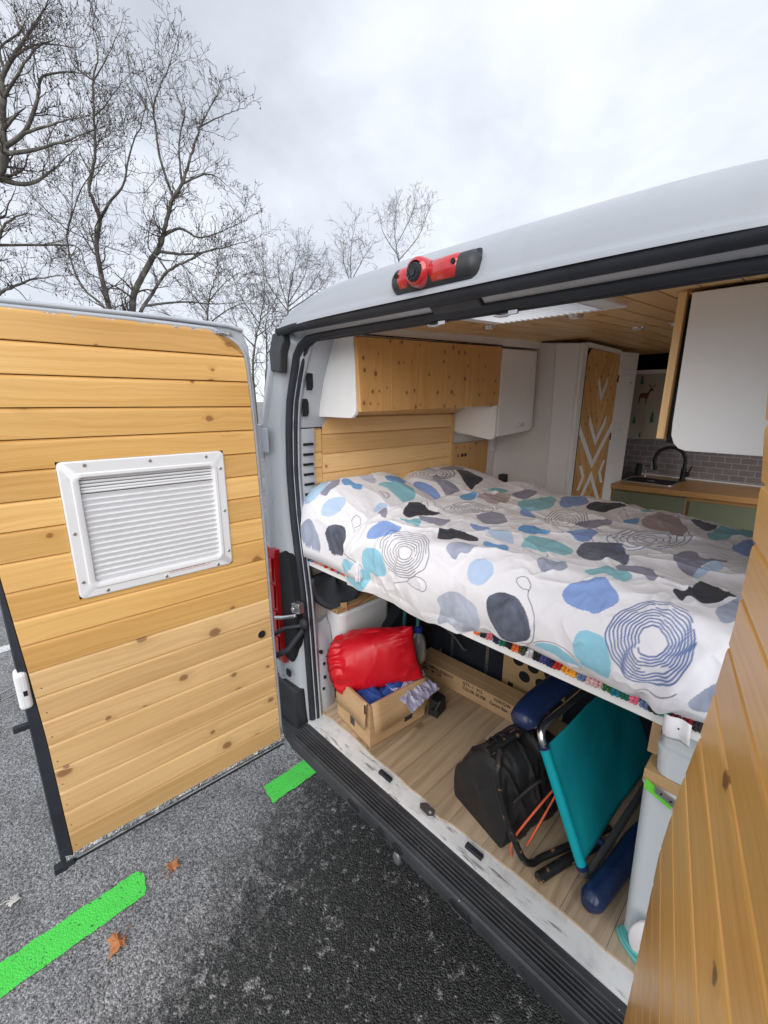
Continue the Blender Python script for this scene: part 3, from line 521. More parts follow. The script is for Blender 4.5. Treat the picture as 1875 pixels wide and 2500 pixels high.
for x in (-.10, .125):
    MB().tube([(x-.02, .004, 2.327), (x, .0, 2.322), (x+.02, .0, 2.322), (x+.03, .006, 2.33)], .0045, 8).box((x+.025, -.006, 2.322), (x+.05, .002, 2.331)).build('curtain_clip', M['steel'], VAN, smooth=50)
# roof
NX, NY = 121, 90
px_ = np.sin(np.linspace(-1, 1, NX)*PI/2); yy = np.r_[np.linspace(-.092, .5, 28), np.linspace(.6, 4.4, 12)]
Vr = np.zeros((NX, NY, 3))
prof = np.array([(-.092, 2.384), (-.0915, 2.396), (-.080, 2.402), (-.073, 2.427), (-.057, 2.460), (-.026, 2.493), (.03, 2.527), (.12, 2.564), (.28, 2.614), (.6, 2.660), (4.4, 2.675)])
prof = np.vstack([prof[:2], crom(prof[2:9], 14), prof[9:]])
dd = np.r_[0, np.cumsum(np.hypot(*np.diff(prof, axis=0).T))]; d8 = dd[2+14*6]
tt = np.r_[0, .012, .022, np.linspace(.035, d8, NY-12), d8+np.array([.05, .11, .17, .23, .30, .6, 1.5, 3.0, 4.12])]
ry = np.interp(tt, dd, prof[:, 0]); rz = np.interp(tt, dd, prof[:, 1])
for i, u in enumerate(px_):
    xe = .905+.10*np.clip((ry+.09)/.25, 0, 1)**.6            # plan: the rear corners are rounded
    lipx = u*xe
    au = abs(u); fall = (1-au**5.0)**.55 if au < 1 else 0
    base = 2.374+.010*(1-au**4)
    z = base + (rz-2.384)*(fall*1.0)
    sh = .05*au**6                                            # corners sit further forward
    Vr[i, :, 0] = lipx; Vr[i, :, 1] = ry+sh; Vr[i, :, 2] = z
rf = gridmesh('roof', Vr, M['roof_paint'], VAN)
import bmesh
bm = bmesh.new(); bm.from_mesh(rf.data)                     # hole added above the ceiling vent to let daylight in
bmesh.ops.delete(bm, geom=[f for f in bm.faces if -.20 < f.calc_center_median().x < .20 and .165 < f.calc_center_median().y < .52], context='FACES')
bm.to_mesh(rf.data); bm.free()
MB().hexa([(-.24, .75, 2.655), (.24, .75, 2.655), (.24, 1.17, 2.66), (-.24, 1.17, 2.66), (-.22, .77, 2.672), (.22, .77, 2.672), (.22, 1.15, 2.675), (-.22, 1.15, 2.675)]).build('vent_lid', M['white_pl'], rf, bevel=.005)  # unseen lid laid aside so the added daylight hole stays open
MB().box((-.215, .155, 2.42), (-.198, .53, 2.545)).box((.198, .155, 2.42), (.215, .53, 2.545)).box((-.1979, .155, 2.42), (.1979, .165, 2.545)).box((-.1979, .52, 2.42), (.1979, .53, 2.60)).build('vent_shaft', M['white_pl'], rf)  # unseen white lining of the added daylight hole
# third brake light with the reversing camera
BL = MB()
bx0, bx1, bzc, by = -.183, .104, 2.434, -.078
def cap_prof(x0, x1, r, yoff, zc, flat=1.0, nseg=12):
    rows = []
    for x, k in ((x0, .45), (x0+.006, .8), (x0+.018, 1), (x1-.018, 1), (x1-.006, .8), (x1, .45)):
        rows.append([(x, yoff-r*k*math.sin(PI*i/nseg)*flat, zc-r*k*1.02*math.cos(PI*i/nseg)+.02*(-math.sin(PI*i/nseg))*0) for i in range(nseg+1)])
    return rows
BL.grid(cap_prof(bx0, bx1, .036, -.066, bzc)); BL.add([(bx0, -.066-.036*.45*math.sin(PI*i/12), bzc-.036*.45*1.02*math.cos(PI*i/12)) for i in range(13)], [tuple(range(13))]).add([(bx1, -.066-.036*.45*math.sin(PI*i/12), bzc-.036*.45*1.02*math.cos(PI*i/12)) for i in range(13)], [tuple(range(13))[::-1]]); BL.box((bx0+.004, -.071, bzc-.036), (bx1-.004, -.060, bzc+.036))
bl = BL.build('brake_light', M['dark_pl'], VAN, smooth=45)
for a, b in ((bx0+.022, -.098), (-.045, bx1-.040)):
    m = MB(); m.grid(cap_prof(a, b, .0335, -.072, bzc+.003)).build('red_lens', M['red_lens2'], bl, smooth=35)
m = MB()
for k in range(2): pass
dome = MB(); 
rows = []
for j, (r, y) in enumerate(((.040, -.070), (.039, -.096), (.037, -.108), (.032, -.115), (.026, -.1175))):
    rows.append([(-.072+r*math.cos(a), y, bzc+.008+r*.98*math.sin(a)) for a in np.linspace(0, 2*PI, 29)])
dome.grid(rows).build('camera_dome', M['red_lens2'], bl, smooth=45)
cam_ = MB().disc((-.072, -.114, bzc+.004), (0, -1, -.12), .0255, .009, 24, .022); camo = cam_.build('camera', M['black'], bl, smooth=40)
led = MB()
for k in range(10):
    a = 2*PI*k/10; led.disc((-.072+.0165*math.cos(a), -.1215, bzc+.003+.0165*math.sin(a)), (0, -1, 0), .0028, .003, 8)
led.disc((-.072, -.1215, bzc+.003), (0, -1, 0), .009, .004, 16).build('infrared_lamps', M['glass_dark'], camo)
for x in (bx0+.034, bx1-.058):
    MB().disc((x, -.1045, bzc+.010), (0, -1, .1), .0065, .004, 12).build('screw', M['void'], bl)
# bumper step
prof = [(-.028, .541), (-.058, .541), (-.061, .534)]
y = -.066
for k in range(5):
    prof += [(y, .5285), (y-.0030, .5395), (y-.0066, .5395), (y-.0096, .5285)]; y -= .0134
prof += [(-.134, .531), (-.141, .524), (-.144, .505), (-.142, .472), (-.132, .458), (-.08, .43), (-.03, .42)]
bp = MB(); bp.extr(prof, -.79, 1.0)
bp.hexa([(-1.03, -.10, .45), (-.7902, -.134, .46), (-.7902, -.03, .45), (-1.03, -.03, .45), (-1.03, -.09, .50), (-.7902, -.140, .520), (-.7902, -.03, .535), (-1.03, -.03, .535)])
bpo = bp.build('bumper', M['bumper'], VAN, bevel=.0015, seg=1)
for x0, x1 in ((-.36, -.285), (-.185, -.135), (-.10, -.045), (.165, .255)):
    P = [(x0, -.1450, .495), (x0+.012, -.1455, .512), (x1-.012, -.1455, .512), (x1, -.1450, .495), (x1-.014, -.1440, .478), (x0+.014, -.1440, .478)]
    MB().prism(P, (0, .004, 0)).build('bumper_slot', M['void'], bpo)
    MB().tube([(p[0], p[1]-.001, p[2]) for p in P+P[:1]], .0022, 6).build('slot_rim', M['dark_pl'], bpo, smooth=50)
MB().ell((-.075, -.142, .448), (.020, .012, .030)).build('tow_cap', M['greytube'], bpo, smooth=60)
# sill and floor
sx = np.linspace(-.80, .82, 60)
def sill_edge(x): return .040+.016*vnoise(np.array([x*3.1]), np.array([0.5]), 4)[0]+.007*vnoise(np.array([x*17.0]), np.array([1.5]), 6)[0] - (.022*math.exp(-((x+.01)/.035)**2))
G = [[(x, -.034, .525), (x, -.032, .546), (x, -.022, .5505), (x, .0, .551), (x, .012, .5555), (x, sill_edge(x)+.006, .5565), (x, .13, .5555)] for x in sx]
sill = MB().grid(G).build('door_sill', M['worn'], VAN, smooth=35)
for x, y in ((-.29, .010), (.157, .010)):
    MB().hexa([(x-.035, y-.012, .555), (x+.035, y-.012, .555), (x+.035, y+.010, .555), (x-.035, y+.010, .555), (x-.033, y-.010, .568), (x+.033, y-.010, .568), (x+.033, y+.008, .568), (x-.033, y+.008, .568)]).box((x-.028, y-.006, .5685), (x-.006, y+.004, .574)).build('rubber_stop', M['rubber'], sill, bevel=.002)
MB().prism([(-.10, .012, .560), (-.085, -.008, .560), (-.04, -.012, .560), (-.022, .004, .560), (-.035, .028, .560), (-.08, .034, .560)], (0, 0, .008)).disc((-.045, .012, .568), (0, 0, 1), .008, .005, 10).build('door_latch_plate', M['steel'], sill, bevel=.003)
fl = MB()                                                   # planks run front to back
pw = .14
for k in range(-7, 8):
    x0, x1 = k*pw+.03, (k+1)*pw+.03; x0c, x1c = max(x0, -.93), min(x1, .93)
    cuts = [None]
    ysplit = [.0] + ([.35+.45*((k*37) % 10)/10] if k % 2 else [.75+.4*((k*53) % 10)/10]) + [3.6]
    for q in range(2):
        xa = np.linspace(x0c+.0006, x1c-.0006, 9); ya = [max(sill_edge(float(x))+.004, .02) if q == 0 else ysplit[1]+.0012 for x in xa]
        yb = ysplit[q+1]
        V = [(float(x), y_, .566) for x, y_ in zip(xa, ya)] + [(float(x), yb, .566) for x in xa]
        n = len(xa); off = k*3.3+q*7.7
        fl.add(V, [(i, i+1, n+i+1, n+i) for i in range(n-1)], [[(V[j][1], V[j][0]+off) for j in (i, i+1, n+i+1, n+i)] for i in range(n-1)])
        if q == 0: fl.add([(x_, y_, .566) for x_, y_ in zip(xa, ya)]+[(x_, y_, .556) for x_, y_ in zip(xa, ya)], [(n+i, n+i+1, i+1, i) for i in range(n-1)], [[(.1*j, .01*j) for j in range(4)]]*(n-1))
fl.build('wooden_floor', M['vinyl'], VAN)
MB().box((-.95, .06, .548), (.95, 4.3, .5635)).build('subfloor', M['void'], VAN)
MB().box((-1.0, -.02, .28), (1.0, 4.3, .30)).build('underbody', M['void'], VAN)
for sgn in (-1, 1):
    for wy in (.95, 3.6):
        rows = [[(sgn*(.78+dx), wy+r*math.cos(a), .345+r*math.sin(a)) for a in np.linspace(0, 2*PI, 33)] for dx, r in ((0, .20), (0, .30), (.02, .335), (.11, .345), (.20, .335), (.22, .30), (.215, .215))]
        wh = MB().grid(rows).build('wheel', M['rubber'], VAN, smooth=40)
        MB().disc((sgn*.93, wy, .345), (sgn, 0, 0), .215, .05, 28, .19).build('rim', M['steel'], wh, smooth=40)
# interior shell
wl = MB(); wl.grid([[(-.925-.0*z, y, z) for y in (.11, .5, 1.2, 2.0, 3.2)] for z in (.56, 1.0, 1.7, 2.0, 2.2)]); wl.grid([[(-.925+.02*(k/4)**2, y, 2.2+.07*k) for y in (.11, .5, 1.2, 2.0, 3.2)] for k in range(5)])
o = wl.build('wall_lining', M['lining'], VAN, smooth=40)
wr = MB()
wr.grid([[(.925, y, z) for y in (.11, .8, 1.62)] for z in (.56, 1.3, 2.0, 2.5)]).grid([[(.925, y, z) for y in (2.72, 3.2)] for z in (.56, 1.3, 2.0, 2.5)]).grid([[(.925, 1.62, z), (.925, 2.72, z)] for z in (2.2, 2.5)])  # lining left out at the added daylight doorway
wr.build('wall_lining', M['lining'], VAN)
def ceil_z(y): return 2.388+.052*y if y < 1.7 else 2.4764+.012*(y-1.7)
cb = MB()
for k in range(-10, 10):                                   # boards run front to back
    x0, x1 = k*.092, (k+1)*.092
    for (a, za), (b, zb) in zip(((x0+.0004, .0014), (x0+.0035, 0)), ((x0+.0035, 0), (x1-.0004, 0))):
      for ys2 in ([[.02, .08, .12, .14, .16, .166], [.525, .8, 1.2, 1.7, 2.4, 3.2]] if -2 <= k <= 1 else [[.02, .6, 1.2, 1.7, 2.4, 3.2]]):
        V = [(a, y, ceil_z(y)+za) for y in ys2] + [(b, y, ceil_z(y)+zb) for y in ys2]
        n = 6; cb.add(V, [(i, n+i, n+i+1, i+1) for i in range(n-1)], [[(V[j][1], V[j][0]+k*2.9) for j in (i, n+i, n+i+1, i+1)] for i in range(n-1)])
ceil_ = cb.build('ceiling', M['pine_in'], VAN)
zi = lambda y: 2.45+.15*y/3.3
ri = MB()
for (xa, xb, ya, yb) in ((-.95, -.205, 0, 3.3), (.205, .95, 0, 3.3), (-.205, .205, 0, .16), (-.205, .205, .525, 3.3)): ri.add([(xa, ya, zi(ya)), (xb, ya, zi(ya)), (xb, yb, zi(yb)), (xa, yb, zi(yb))], [(0, 1, 2, 3)])
ri.build('roof_insulation', M['white_in'], VAN)
MB().hexa([(-.925, .10, 2.365), (-.612, .10, 2.355), (-.612, 1.72, 2.435), (-.925, 1.72, 2.45), (-.925, .10, 2.41), (-.612, .10, 2.42), (-.612, 1.72, 2.50), (-.925, 1.72, 2.495)]).build('ceiling_rail', M['white_in'], VAN, bevel=.003)
# roof vent
vn = MB(); a, b, c_, d_ = -.225, .255, .16, .535
def cz(y, o=0): return ceil_z(y)-o
for (xa, xb, ya, yb) in ((a, b, d_-.022, d_), (a, b, c_, c_+.022), (a, a+.05, c_+.0222, d_-.0222), (b-.06, b, c_+.0222, d_-.0222)):
    vn.hexa([(xa, ya, cz(ya, .016)), (xb, ya, cz(ya, .016)), (xb, yb, cz(yb, .016)), (xa, yb, cz(yb, .016)), (xa, ya, cz(ya, -.01)), (xb, ya, cz(ya, -.01)), (xb, yb, cz(yb, -.01)), (xa, yb, cz(yb, -.01))])
vent = vn.build('roof_vent', M['white_pl'], ceil_, bevel=.004)
lv = MB()
for k in range(17):
    x = a+.055+k*.0225; lv.hexa([(x, c_+.0225, cz(c_, .016)), (x+.003, c_+.0225, cz(c_, .016)), (x+.003, d_-.0225, cz(d_, .020)), (x, d_-.0225, cz(d_, .016)), (x-.010, c_+.0225, cz(c_, .006)), (x-.007, c_+.0225, cz(c_, .006)), (x-.007, d_-.0225, cz(d_, .006)), (x-.010, d_-.0225, cz(d_, .006))])
lv.build('vent_louvre', M['white_pl'], ceil_)
for x, y in ((.02, .69), (.184, 1.42), (.02, 1.42), (-.35, .69)):
    s = MB(); s.disc((x, y, ceil_z(y)+.001), (0, 0, -1), .032, .008, 22, .028); so = s.build('spotlight', M['chrome'], ceil_, smooth=40)
    MB().disc((x, y, ceil_z(y)-.0072), (0, 0, -1), .018, .003, 18).build('spotlight_glass', M['white_pl'], ceil_)
# bulkhead to the cab
MB().box((-.95, 3.21, .55), (.95, 3.25, 1.84)).build('bulkhead', M['lining'], VAN)
MB().box((-.95, 3.21, 2.50), (.95, 3.25, 2.62)).build('bulkhead', M['lining'], VAN)
MB().box((-.95, 3.75, .55), (.95, 3.78, 2.62)).build('cab_rear', M['void'], VAN)
MB().box((-.93, 3.22, 2.36), (.93, 3.70, 2.375)).build('cab_shelf', M['void'], VAN)
# wheel arch, dark panels and steel straps under the bed
P = []
for k in range(15):
    a = PI*k/14; P.append((-.72, .88-.53*math.cos(a), .57+.50*math.sin(a)**.8))
MB().prism(P, (-.2, 0, 0)).build('wheel_arch_box', M['felt'], VAN, bevel=.01)
dk = MB().box((-.66, .862, .566), (-.245, .90, 1.33)); dko = dk.build('garage_partition', M['navy_carpet'], VAN)
MB().box((.10, .862, .566), (.93, .90, 1.33)).build('garage_partition', M['navy_carpet'], VAN)
for x0, x1 in ((-.588, -.572), (-.350, -.332)):
    st = MB().box((x0, .8575, .57), (x1, .861, .83)); so = st.build('steel_strap', M['steel'], dko)
    hs = MB()
    for k in range(10): hs.disc(((x0+x1)/2, .8574, .59+k*.022), (0, -1, 0), .0035, .0006, 8)
    hs.build('strap_holes', M['void'], dko)
MB().box((-.93, .52, 1.05), (-.925, 3.2, 1.06)).build('wall_trim', M['white_in'], VAN)
# black check strap and steel hinge arm beside the left lamp
MB().tube([(-.795, -.03, 1.085), (-.85, -.10, 1.075), (-.90, -.16, 1.03), (-.905, -.19, .985)], .011, 8).ell((-.80, -.03, 1.09), (.03, .022, .03)).tube([(-.80, -.035, 1.06), (-.83, -.10, .97), (-.885, -.17, .93)], .014, 8).build('check_strap', M['rubber'], VAN, smooth=50)
MB().hexa([(-.83, -.075, 1.15), (-.79, -.06, 1.15), (-.79, -.03, 1.15), (-.83, -.03, 1.15), (-.83, -.075, 1.20), (-.79, -.06, 1.20), (-.79, -.03, 1.20), (-.83, -.03, 1.20)]).tube([(-.80, -.07, 1.145), (-.86, -.10, 1.125), (-.92, -.11, 1.105)], .010, 8).disc((-.812, -.075, 1.175), (0, -1, 0), .012, .008, 12).build('hinge_arm', M['steel'], VAN, bevel=.004)
MB().tube([(-.845, .05, 1.34), (-.845, .05, 1.03)], .007, 8).build('gas_strut', M['black'], VAN)
# ---------------------------------------------------------------- rear doors (parts of the van)
class Frame:
    """door plane: a along the door from its hinge, n out of the inner face, z up"""
    def __init__(s, hx, hy, ang, flip): s.h = (hx, hy); s.u = (math.cos(ang), math.sin(ang)); s.n = (-s.u[1]*flip, s.u[0]*flip)
    bow = None
    def __call__(s, a, n, z):
        if s.bow: n = n-s.bow(z)
        return (s.h[0]+s.u[0]*a+s.n[0]*n, s.h[1]+s.u[1]*a+s.n[1]*n, z)
    def box(s, m, a0, a1, n0, n1, z0, z1): return m.hexa([s(a0, n1, z0), s(a1, n1, z0), s(a1, n0, z0), s(a0, n0, z0), s(a0, n1, z1), s(a1, n1, z1), s(a1, n0, z1), s(a0, n0, z1)])
def boards(F, lines, e0, e1, holes=(), seed=0, depth=.010, gap=.0022, bev=.006, lift=0, jit=.0):
    """horizontal boards with a bevelled upper edge and a dark joint; holes = (a0, a1, z0, z1)"""
    m = MB(); rg = random.Random(seed)
    for i in range(len(lines)-1):
        zb, zt = lines[i]+gap, lines[i+1]
        off = 3.3*i+seed*11; offv = 5*(i+1+seed*3)
        profz = [(zb, -depth), (zb, -.0015), (zb+.0015, 0)]
        inner = list(np.linspace(zb+.0015, zt-bev-.006, 5))[1:]
        profz += [(z, 0) for z in inner] + [(zt-.007, -.0008), (zt-.002, -.0055), (zt, -.0066), (zt, -depth)]
        spans = [(None, None)]
        for h in holes:
            if zb < h[3]-.001 and zt > h[2]+.001: spans = [(None, h[0]), (h[1], None)]
        jj = rg.uniform(-jit, jit)
        for sa, sb in spans:
            if holes and sa is None and sb is not None or not holes or (sa, sb) == (None, None) or sa is not None:
                # a board partly beside a hole is notched: split the profile at the hole edge
                rows = []
                for z, n in profz:
                    a0 = e0(z)+jj if sa is None else sa; a1 = e1(z)+jj if sb is None else sb
                    ks = np.linspace(a0, a1, 3); rows.append([(a, n, z) for a in ks])
                V = [F(a, n+lift, z) for r in rows for a, n, z in r]; U = [(a+off, z+offv) for r in rows for a, n, z in r]
                fs = []; us = []
                for r in range(len(rows)-1):
                    for c in range(2):
                        q = (r*3+c, r*3+c+1, (r+1)*3+c+1, (r+1)*3+c); fs.append(q); us.append([U[x] for x in q])
                for c in (0, 2):
                    q = tuple(r*3+c for r in range(len(rows))); q = q if c else q[::-1]; fs.append(q); us.append([(V[x][0]*.3, U[x][1]) for x in q])
                m.add(V, fs, us)
    return m
# left door: inner face square to the camera side
TH = math.pi+1.5169
FL = Frame(-.7959, -.1895, TH, 1)
if Vector((*FL.n, 0)).x < 0: FL = Frame(-.7959, -.1895, TH, -1)
LL = [.552, .641, .729, .816, .909, 1.006, 1.099, 1.190, 1.282, 1.375, 1.461, 1.552, 1.643, 1.734, 1.820, 1.907, 1.995, 2.083, 2.173, 2.262, 2.346]
def l0(z): return float(np.interp(z, [.54, .709, 1.17, 1.453, 1.914, 2.10, 2.20, 2.266, 2.295, 2.316, 2.329, 2.335], [.003, .007, .016, .021, .032, .040, .045, .053, .066, .091, .12, .165]))
def l1(z): return float(np.interp(z, [.55, 1.03, 1.276, 1.607, 2.33], [.817, .820, .828, .842, .842]))
D1 = MB()
# shell: outer skin and folded edges
out = [(-.022, .50), (-.015, .9), (-.004, 1.2), (.0, 1.9), (.010, 2.13), (.022, 2.30), (.045, 2.362), (.10, 2.371), (.30, 2.374), (.845, 2.366), (.848, 1.5), (.850, .51), (.82, .50)]
D1.prism([FL(a, -.075, z) for a, z in out], tuple(np.array(FL(0, -.012, 0))-np.array(FL(0, -.075, 0))))
door = D1.build('rear_door', M['white_paint'], VAN, bevel=.008)
door['label'] = 'left rear door with the louvred window blind'
# raised rim of the inner frame at the top and at the hinge side
rim = [(l0(z)-.006, z) for z in (.60, .8, 1.0, 1.17, 1.453, 1.7, 1.914, 2.05, 2.15, 2.22, 2.266, 2.30, 2.325)] + [(.16, 2.346), (.42, 2.349), (.72, 2.346), (.842, 2.343)]
MB().tube([FL(a-.004, -.008, z+.003) for a, z in rim], .0085, 8).build('frame_rim', M['white_paint'], door, smooth=60)
MB().tube([FL(a, -.006, z) for a, z in [(.045, 2.356), (.10, 2.366), (.30, 2.369), (.845, 2.361)]], .007, 8).build('frame_rim', M['white_paint'], door, smooth=60)
win = (.1605, .6675, 1.4805, 1.9265)
def hole_boards():
    # split the lines at the window edges so that boards are notched round it
    lines = []; 
    m = boards(FL, LL, l0, l1, seed=1, lift=.006) if False else MB()
    for i in range(len(LL)-1):
        zb, zt = LL[i], LL[i+1]
        if zt > win[2] and zb < win[3]:
            # parts of this board above / below the window keep the full length
            segs = []
            q = boards(FL, [zb, zt], l0, l1, holes=[(win[0], win[1], max(zb, win[2])-.01, min(zt, win[3])+.01)], seed=1+i, lift=.006)
            m.add(q.v, q.f, q.uv)
            full = [(zb+.0022, -.010), (zb+.0022, -.0015), (zb+.0037, 0), (zt-.012, 0), (zt-.007, -.0008), (zt-.002, -.0055), (zt, -.0066), (zt, -.010)]
            if zb < win[2]-.004: rows = [r for r in full if r[0] < win[2]-.002]+[(win[2], 0), (win[2], -.010)]
            elif zt > win[3]+.004: rows = [(win[3], -.010), (win[3], 0)]+[r for r in full if r[0] > win[3]+.002]
            else: continue
            V = [FL(a, .006+n, z) for z, n in rows for a in (win[0], win[1])]; U = [(a+(1+i)*11, z+5*(1+(1+i)*3)) for z, n in rows for a in (win[0], win[1])]
            fs = [(2*r, 2*r+1, 2*r+3, 2*r+2) for r in range(len(rows)-1)]; m.add(V, fs, [[U[x] for x in f] for f in fs])
        else:
            q = boards(FL, [zb, zt], l0, l1, seed=1+i, lift=.006); m.add(q.v, q.f, q.uv, 1 if i < 8 else 0)
    return m
hole_boards().build('wood_panel', [M['pine'], M['pine_low']], door)
MB().prism([FL(a, -.006, z) for a, z in ([(l0(z)+.002, z) for z in np.linspace(.56, 2.33, 24)] + [(l1(z)-.002, z) for z in (2.33, 1.6, 1.0, .56)])], tuple(np.array(FL(0, .0, 0))-np.array(FL(0, .004, 0)))).build('panel_backing', M['void'], door)
for z in LL[:8]:
    for a in (.012, .80): MB().disc(FL(a+.006, .0052, z+.03), (*FL.n, 0), .0022, .0012, 6).build('nail', M['void'], door)
# window frame
def rrect(a0, a1, z0, z1, r, n=5):
    P = []
    for ca, cz_, s in ((a1-r, z1-r, 0), (a0+r, z1-r, 1), (a0+r, z0+r, 2), (a1-r, z0+r, 3)):
        for k in range(n+1):
            t = (s+k/n)*PI/2; P.append((ca+r*math.cos(t), cz_+r*math.sin(t)))
    return P
w0, w1, v0, v1 = .160, .668, 1.480, 1.927
loops = [(rrect(w0, w1, v0, v1, .018), -.004), (rrect(w0+.002, w1-.002, v0+.002, v1-.002, .018), .010), (rrect(w0+.006, w1-.006, v0+.006, v1-.006, .016), .0125), (rrect(w0+.030, w1-.030, v0+.028, v1-.038, .022), .0125),
         (rrect(w0+.034, w1-.034, v0+.032, v1-.042, .022), .0155), (rrect(w0+.042, w1-.042, v0+.040, v1-.050, .02), .0155), (rrect(w0+.046, w1-.050, v0+.046, v1-.054, .012), .0125), (rrect(w0+.049, w1-.054, v0+.049, v1-.057, .010), -.012)]
G = np.array([[FL(a, n, z) for a, z in P+P[:1]] for P, n in loops])
wf = MB().grid(G).build('window_frame', M['white_pl'], door, smooth=30)
for a, z in ((.596, 1.911), (.412, 1.910), (.227, 1.909), (.178, 1.861), (.176, 1.699), (.174, 1.537), (.22, 1.491), (.406, 1.493), (.588, 1.494), (.650, 1.539), (.650, 1.701)):
    MB().disc(FL(a, .0125, z), (*FL.n, 0), .0062, .0022, 12, .0045).build('screw', M['steel'], door, smooth=40)
MB().disc(FL(.650, .0125, 1.875), (*FL.n, 0), .006, .0008, 16).build('recycling_mark', M['white_pl'], door)
# pleated blind inside it: head rail bars then slats
i0, i1 = w0+.044, w1-.048
hb = MB()
for k, z in enumerate((1.868, 1.857, 1.846, 1.835, 1.826)):
    hb.tube([FL(i0, -.004, z), FL(i1, -.004, z)], .0048, 8)
hb.build('blind_head_rail', M['white_pl'], door, smooth=50)
bl_ = MB(); zt = 1.822; n = 16; ph = (zt-1.526)/n; prof = []
for k in range(n):
    z = zt-k*ph
    prof += [(.0060, z-.001), (.0052, z-ph*.22), (.001, z-ph*.62), (-.0048, z-ph*.90), (-.001, z-ph*.985)]
rows = [[FL(a, n_, z) for n_, z in prof] for a in (i0, (i0+i1)/2, i1)]
bl_.grid(rows).build('blind', M['white_pl'], door, smooth=30)
FL.box(MB(), i0-.02, i1+.02, -.016, -.013, 1.50, 1.89).build('blind_backing', M['white_pl'], door)
def text(name, body, size, loc, xdir, ydir, mat, parent, sx=1.0, ext=.0003):
    cu = bpy.data.curves.new(name, 'FONT'); cu.body = body; cu.size = size; cu.extrude = ext; cu.offset = .0006 if size > .015 else 0; cu.resolution_u = 2
    o = bpy.data.objects.new(name, cu); COL.objects.link(o)
    me = bpy.data.meshes.new_from_object(o.evaluated_get(bpy.context.evaluated_depsgraph_get())); bpy.data.objects.remove(o)
    x = Vector(xdir).normalized(); y = Vector(ydir).normalized(); z = x.cross(y); l = Vector(loc)
    for v in me.vertices: v.co = l + x*v.co.x*sx + y*v.co.y + z*v.co.z
    me.materials.clear(); me.materials.append(mat); return link(name, me, parent)
MB().tube([FL(a, .0127, z) for a, z in (lambda P: P+P[:1])(rrect(.250, .395, 1.502, 1.514, .004))], .0006, 5).build('warning_label', M['redink'], door)
text('warning_text', 'WARNING: Please do not use chemicals or tools', .0078, FL(.392, .0128, 1.5055), Vector(FL(0, 0, 0))-Vector(FL(1, 0, 0)), (0, 0, 1), M['redink'], door, .78)
# black finger hole, foil, black weather strip, latch and stubs
MB().disc(FL(.062, .0055, 1.128), (*FL.n, 0), .021, .0035, 28, .0195).build('hole_rim', M['ply'], door, smooth=40)
MB().disc(FL(.062, .0085, 1.128), (*FL.n, 0), .0165, .0012, 24).build('handle_hole', M['void'], door)
fo = []
for k, a in enumerate(np.linspace(-.018, .84, 70)):
    w = .006*vnoise(np.array([a*40.]), np.array([3.3]), 2)[0]
    fo.append([FL(a, -.010, .562), FL(a, -.001+w*.7, .552), FL(a, .004+w, .540+w), FL(a, -.002-w, .527+w*.6), FL(a, -.012, .514+w*.5)])
MB().grid(fo).build('foil_strip', M['foil'], door, smooth=50)
fo = []
for k, a in enumerate(np.linspace(.09, .842, 60)):
    w = .003*vnoise(np.array([a*50.]), np.array([8.3]), 2)[0]
    fo.append([FL(a, .002, 2.331), FL(a, .0045+w, 2.337+w*.6), FL(a, .001, 2.344+w), FL(a, -.010, 2.347)])
MB().grid(fo).build('foil_strip', M['foil'], door, smooth=50)
FL.box(MB(), -.02, .85, -.035, -.0125, .492, .522).build('lower_seal', M['dark_pl'], door, bevel=.005)
st = MB()
st.add([FL(a, n, z) for z in (.50, 1.03, 1.17, 1.30, 1.6, 2.34) for a, n in ((l1(z)-.004, -.010), (l1(z)+.003, .001), (.853, -.004), (.858, -.05))], [(r*4+c, r*4+c+1, r*4+c+5, r*4+c+4) for r in range(5) for c in range(3)])
st.build('edge_seal', M['rubber'], door, smooth=40)
FL.box(MB(), .846, .895, -.030, -.012, 1.083, 1.103).build('lock_pin', M['rubber'], door, bevel=.003)
FL.box(MB(), .838, .878, -.035, -.008, .484, .510).build('lock_pin', M['rubber'], door, bevel=.003)
lt = MB(); FL.box(lt, .832, .866, -.045, .012, 1.165, 1.292); lo_ = lt.build('latch_block', M['white_pl'], door, bevel=.012, seg=3)
FL.box(MB(), .840, .850, .0105, .0135, 1.215, 1.232).build('latch_hole', M['void'], door)
MB().tube([FL(a, -.01, z) for a, z in ((.864, 1.250), (.905, 1.238), (.905, 1.215), (.866, 1.225))], .005, 8).build('latch_hook', M['greytube'], door, smooth=40)
# right door
FRt = Frame(.705, -.2, math.radians(-90+13.3), -1)
if Vector((*FRt.n, 0)).x > 0: FRt = Frame(.705, -.2, math.radians(-90+13.3), 1)
FRt.bow = lambda z: float(np.interp(z, [.5, 1.0, 1.25, 1.35, 1.45, 1.53, 1.62, 1.75, 1.9, 2.0, 2.1, 2.35], [-.008, -.008, -.008, -.002, .006, .014, .020, .026, .025, .019, .006, -.020]))
LR = [1.623-.0917*k for k in range(12)][::-1]+[1.623+.0917*k for k in range(1, 8)]
def r0(z): return float(np.interp(z, [.55, 2.05, 2.2, 2.28, 2.33], [.0, .0, .012, .045, .14]))
dr = MB()
zz_ = [.50, .8, 1.1, 1.3, 1.5, 1.7, 1.9, 2.0, 2.1, 2.2, 2.30, 2.36]
dr.grid([[FRt(a if a > 0 else r0(z)-.018, n, z) for z in zz_] for a, n in ((-1, -.075), (-1, -.012), (.85, -.012), (.85, -.075), (-1, -.075))])
dr.add([FRt(a, n, 2.36) for a, n in ((r0(2.33)-.018, -.075), (r0(2.33)-.018, -.012), (.85, -.012), (.85, -.075))], [(0, 1, 2, 3)])
door2 = dr.build('rear_door', M['white_paint'], VAN, bevel=.008); door2['label'] = 'right rear door clad in glossy boards'
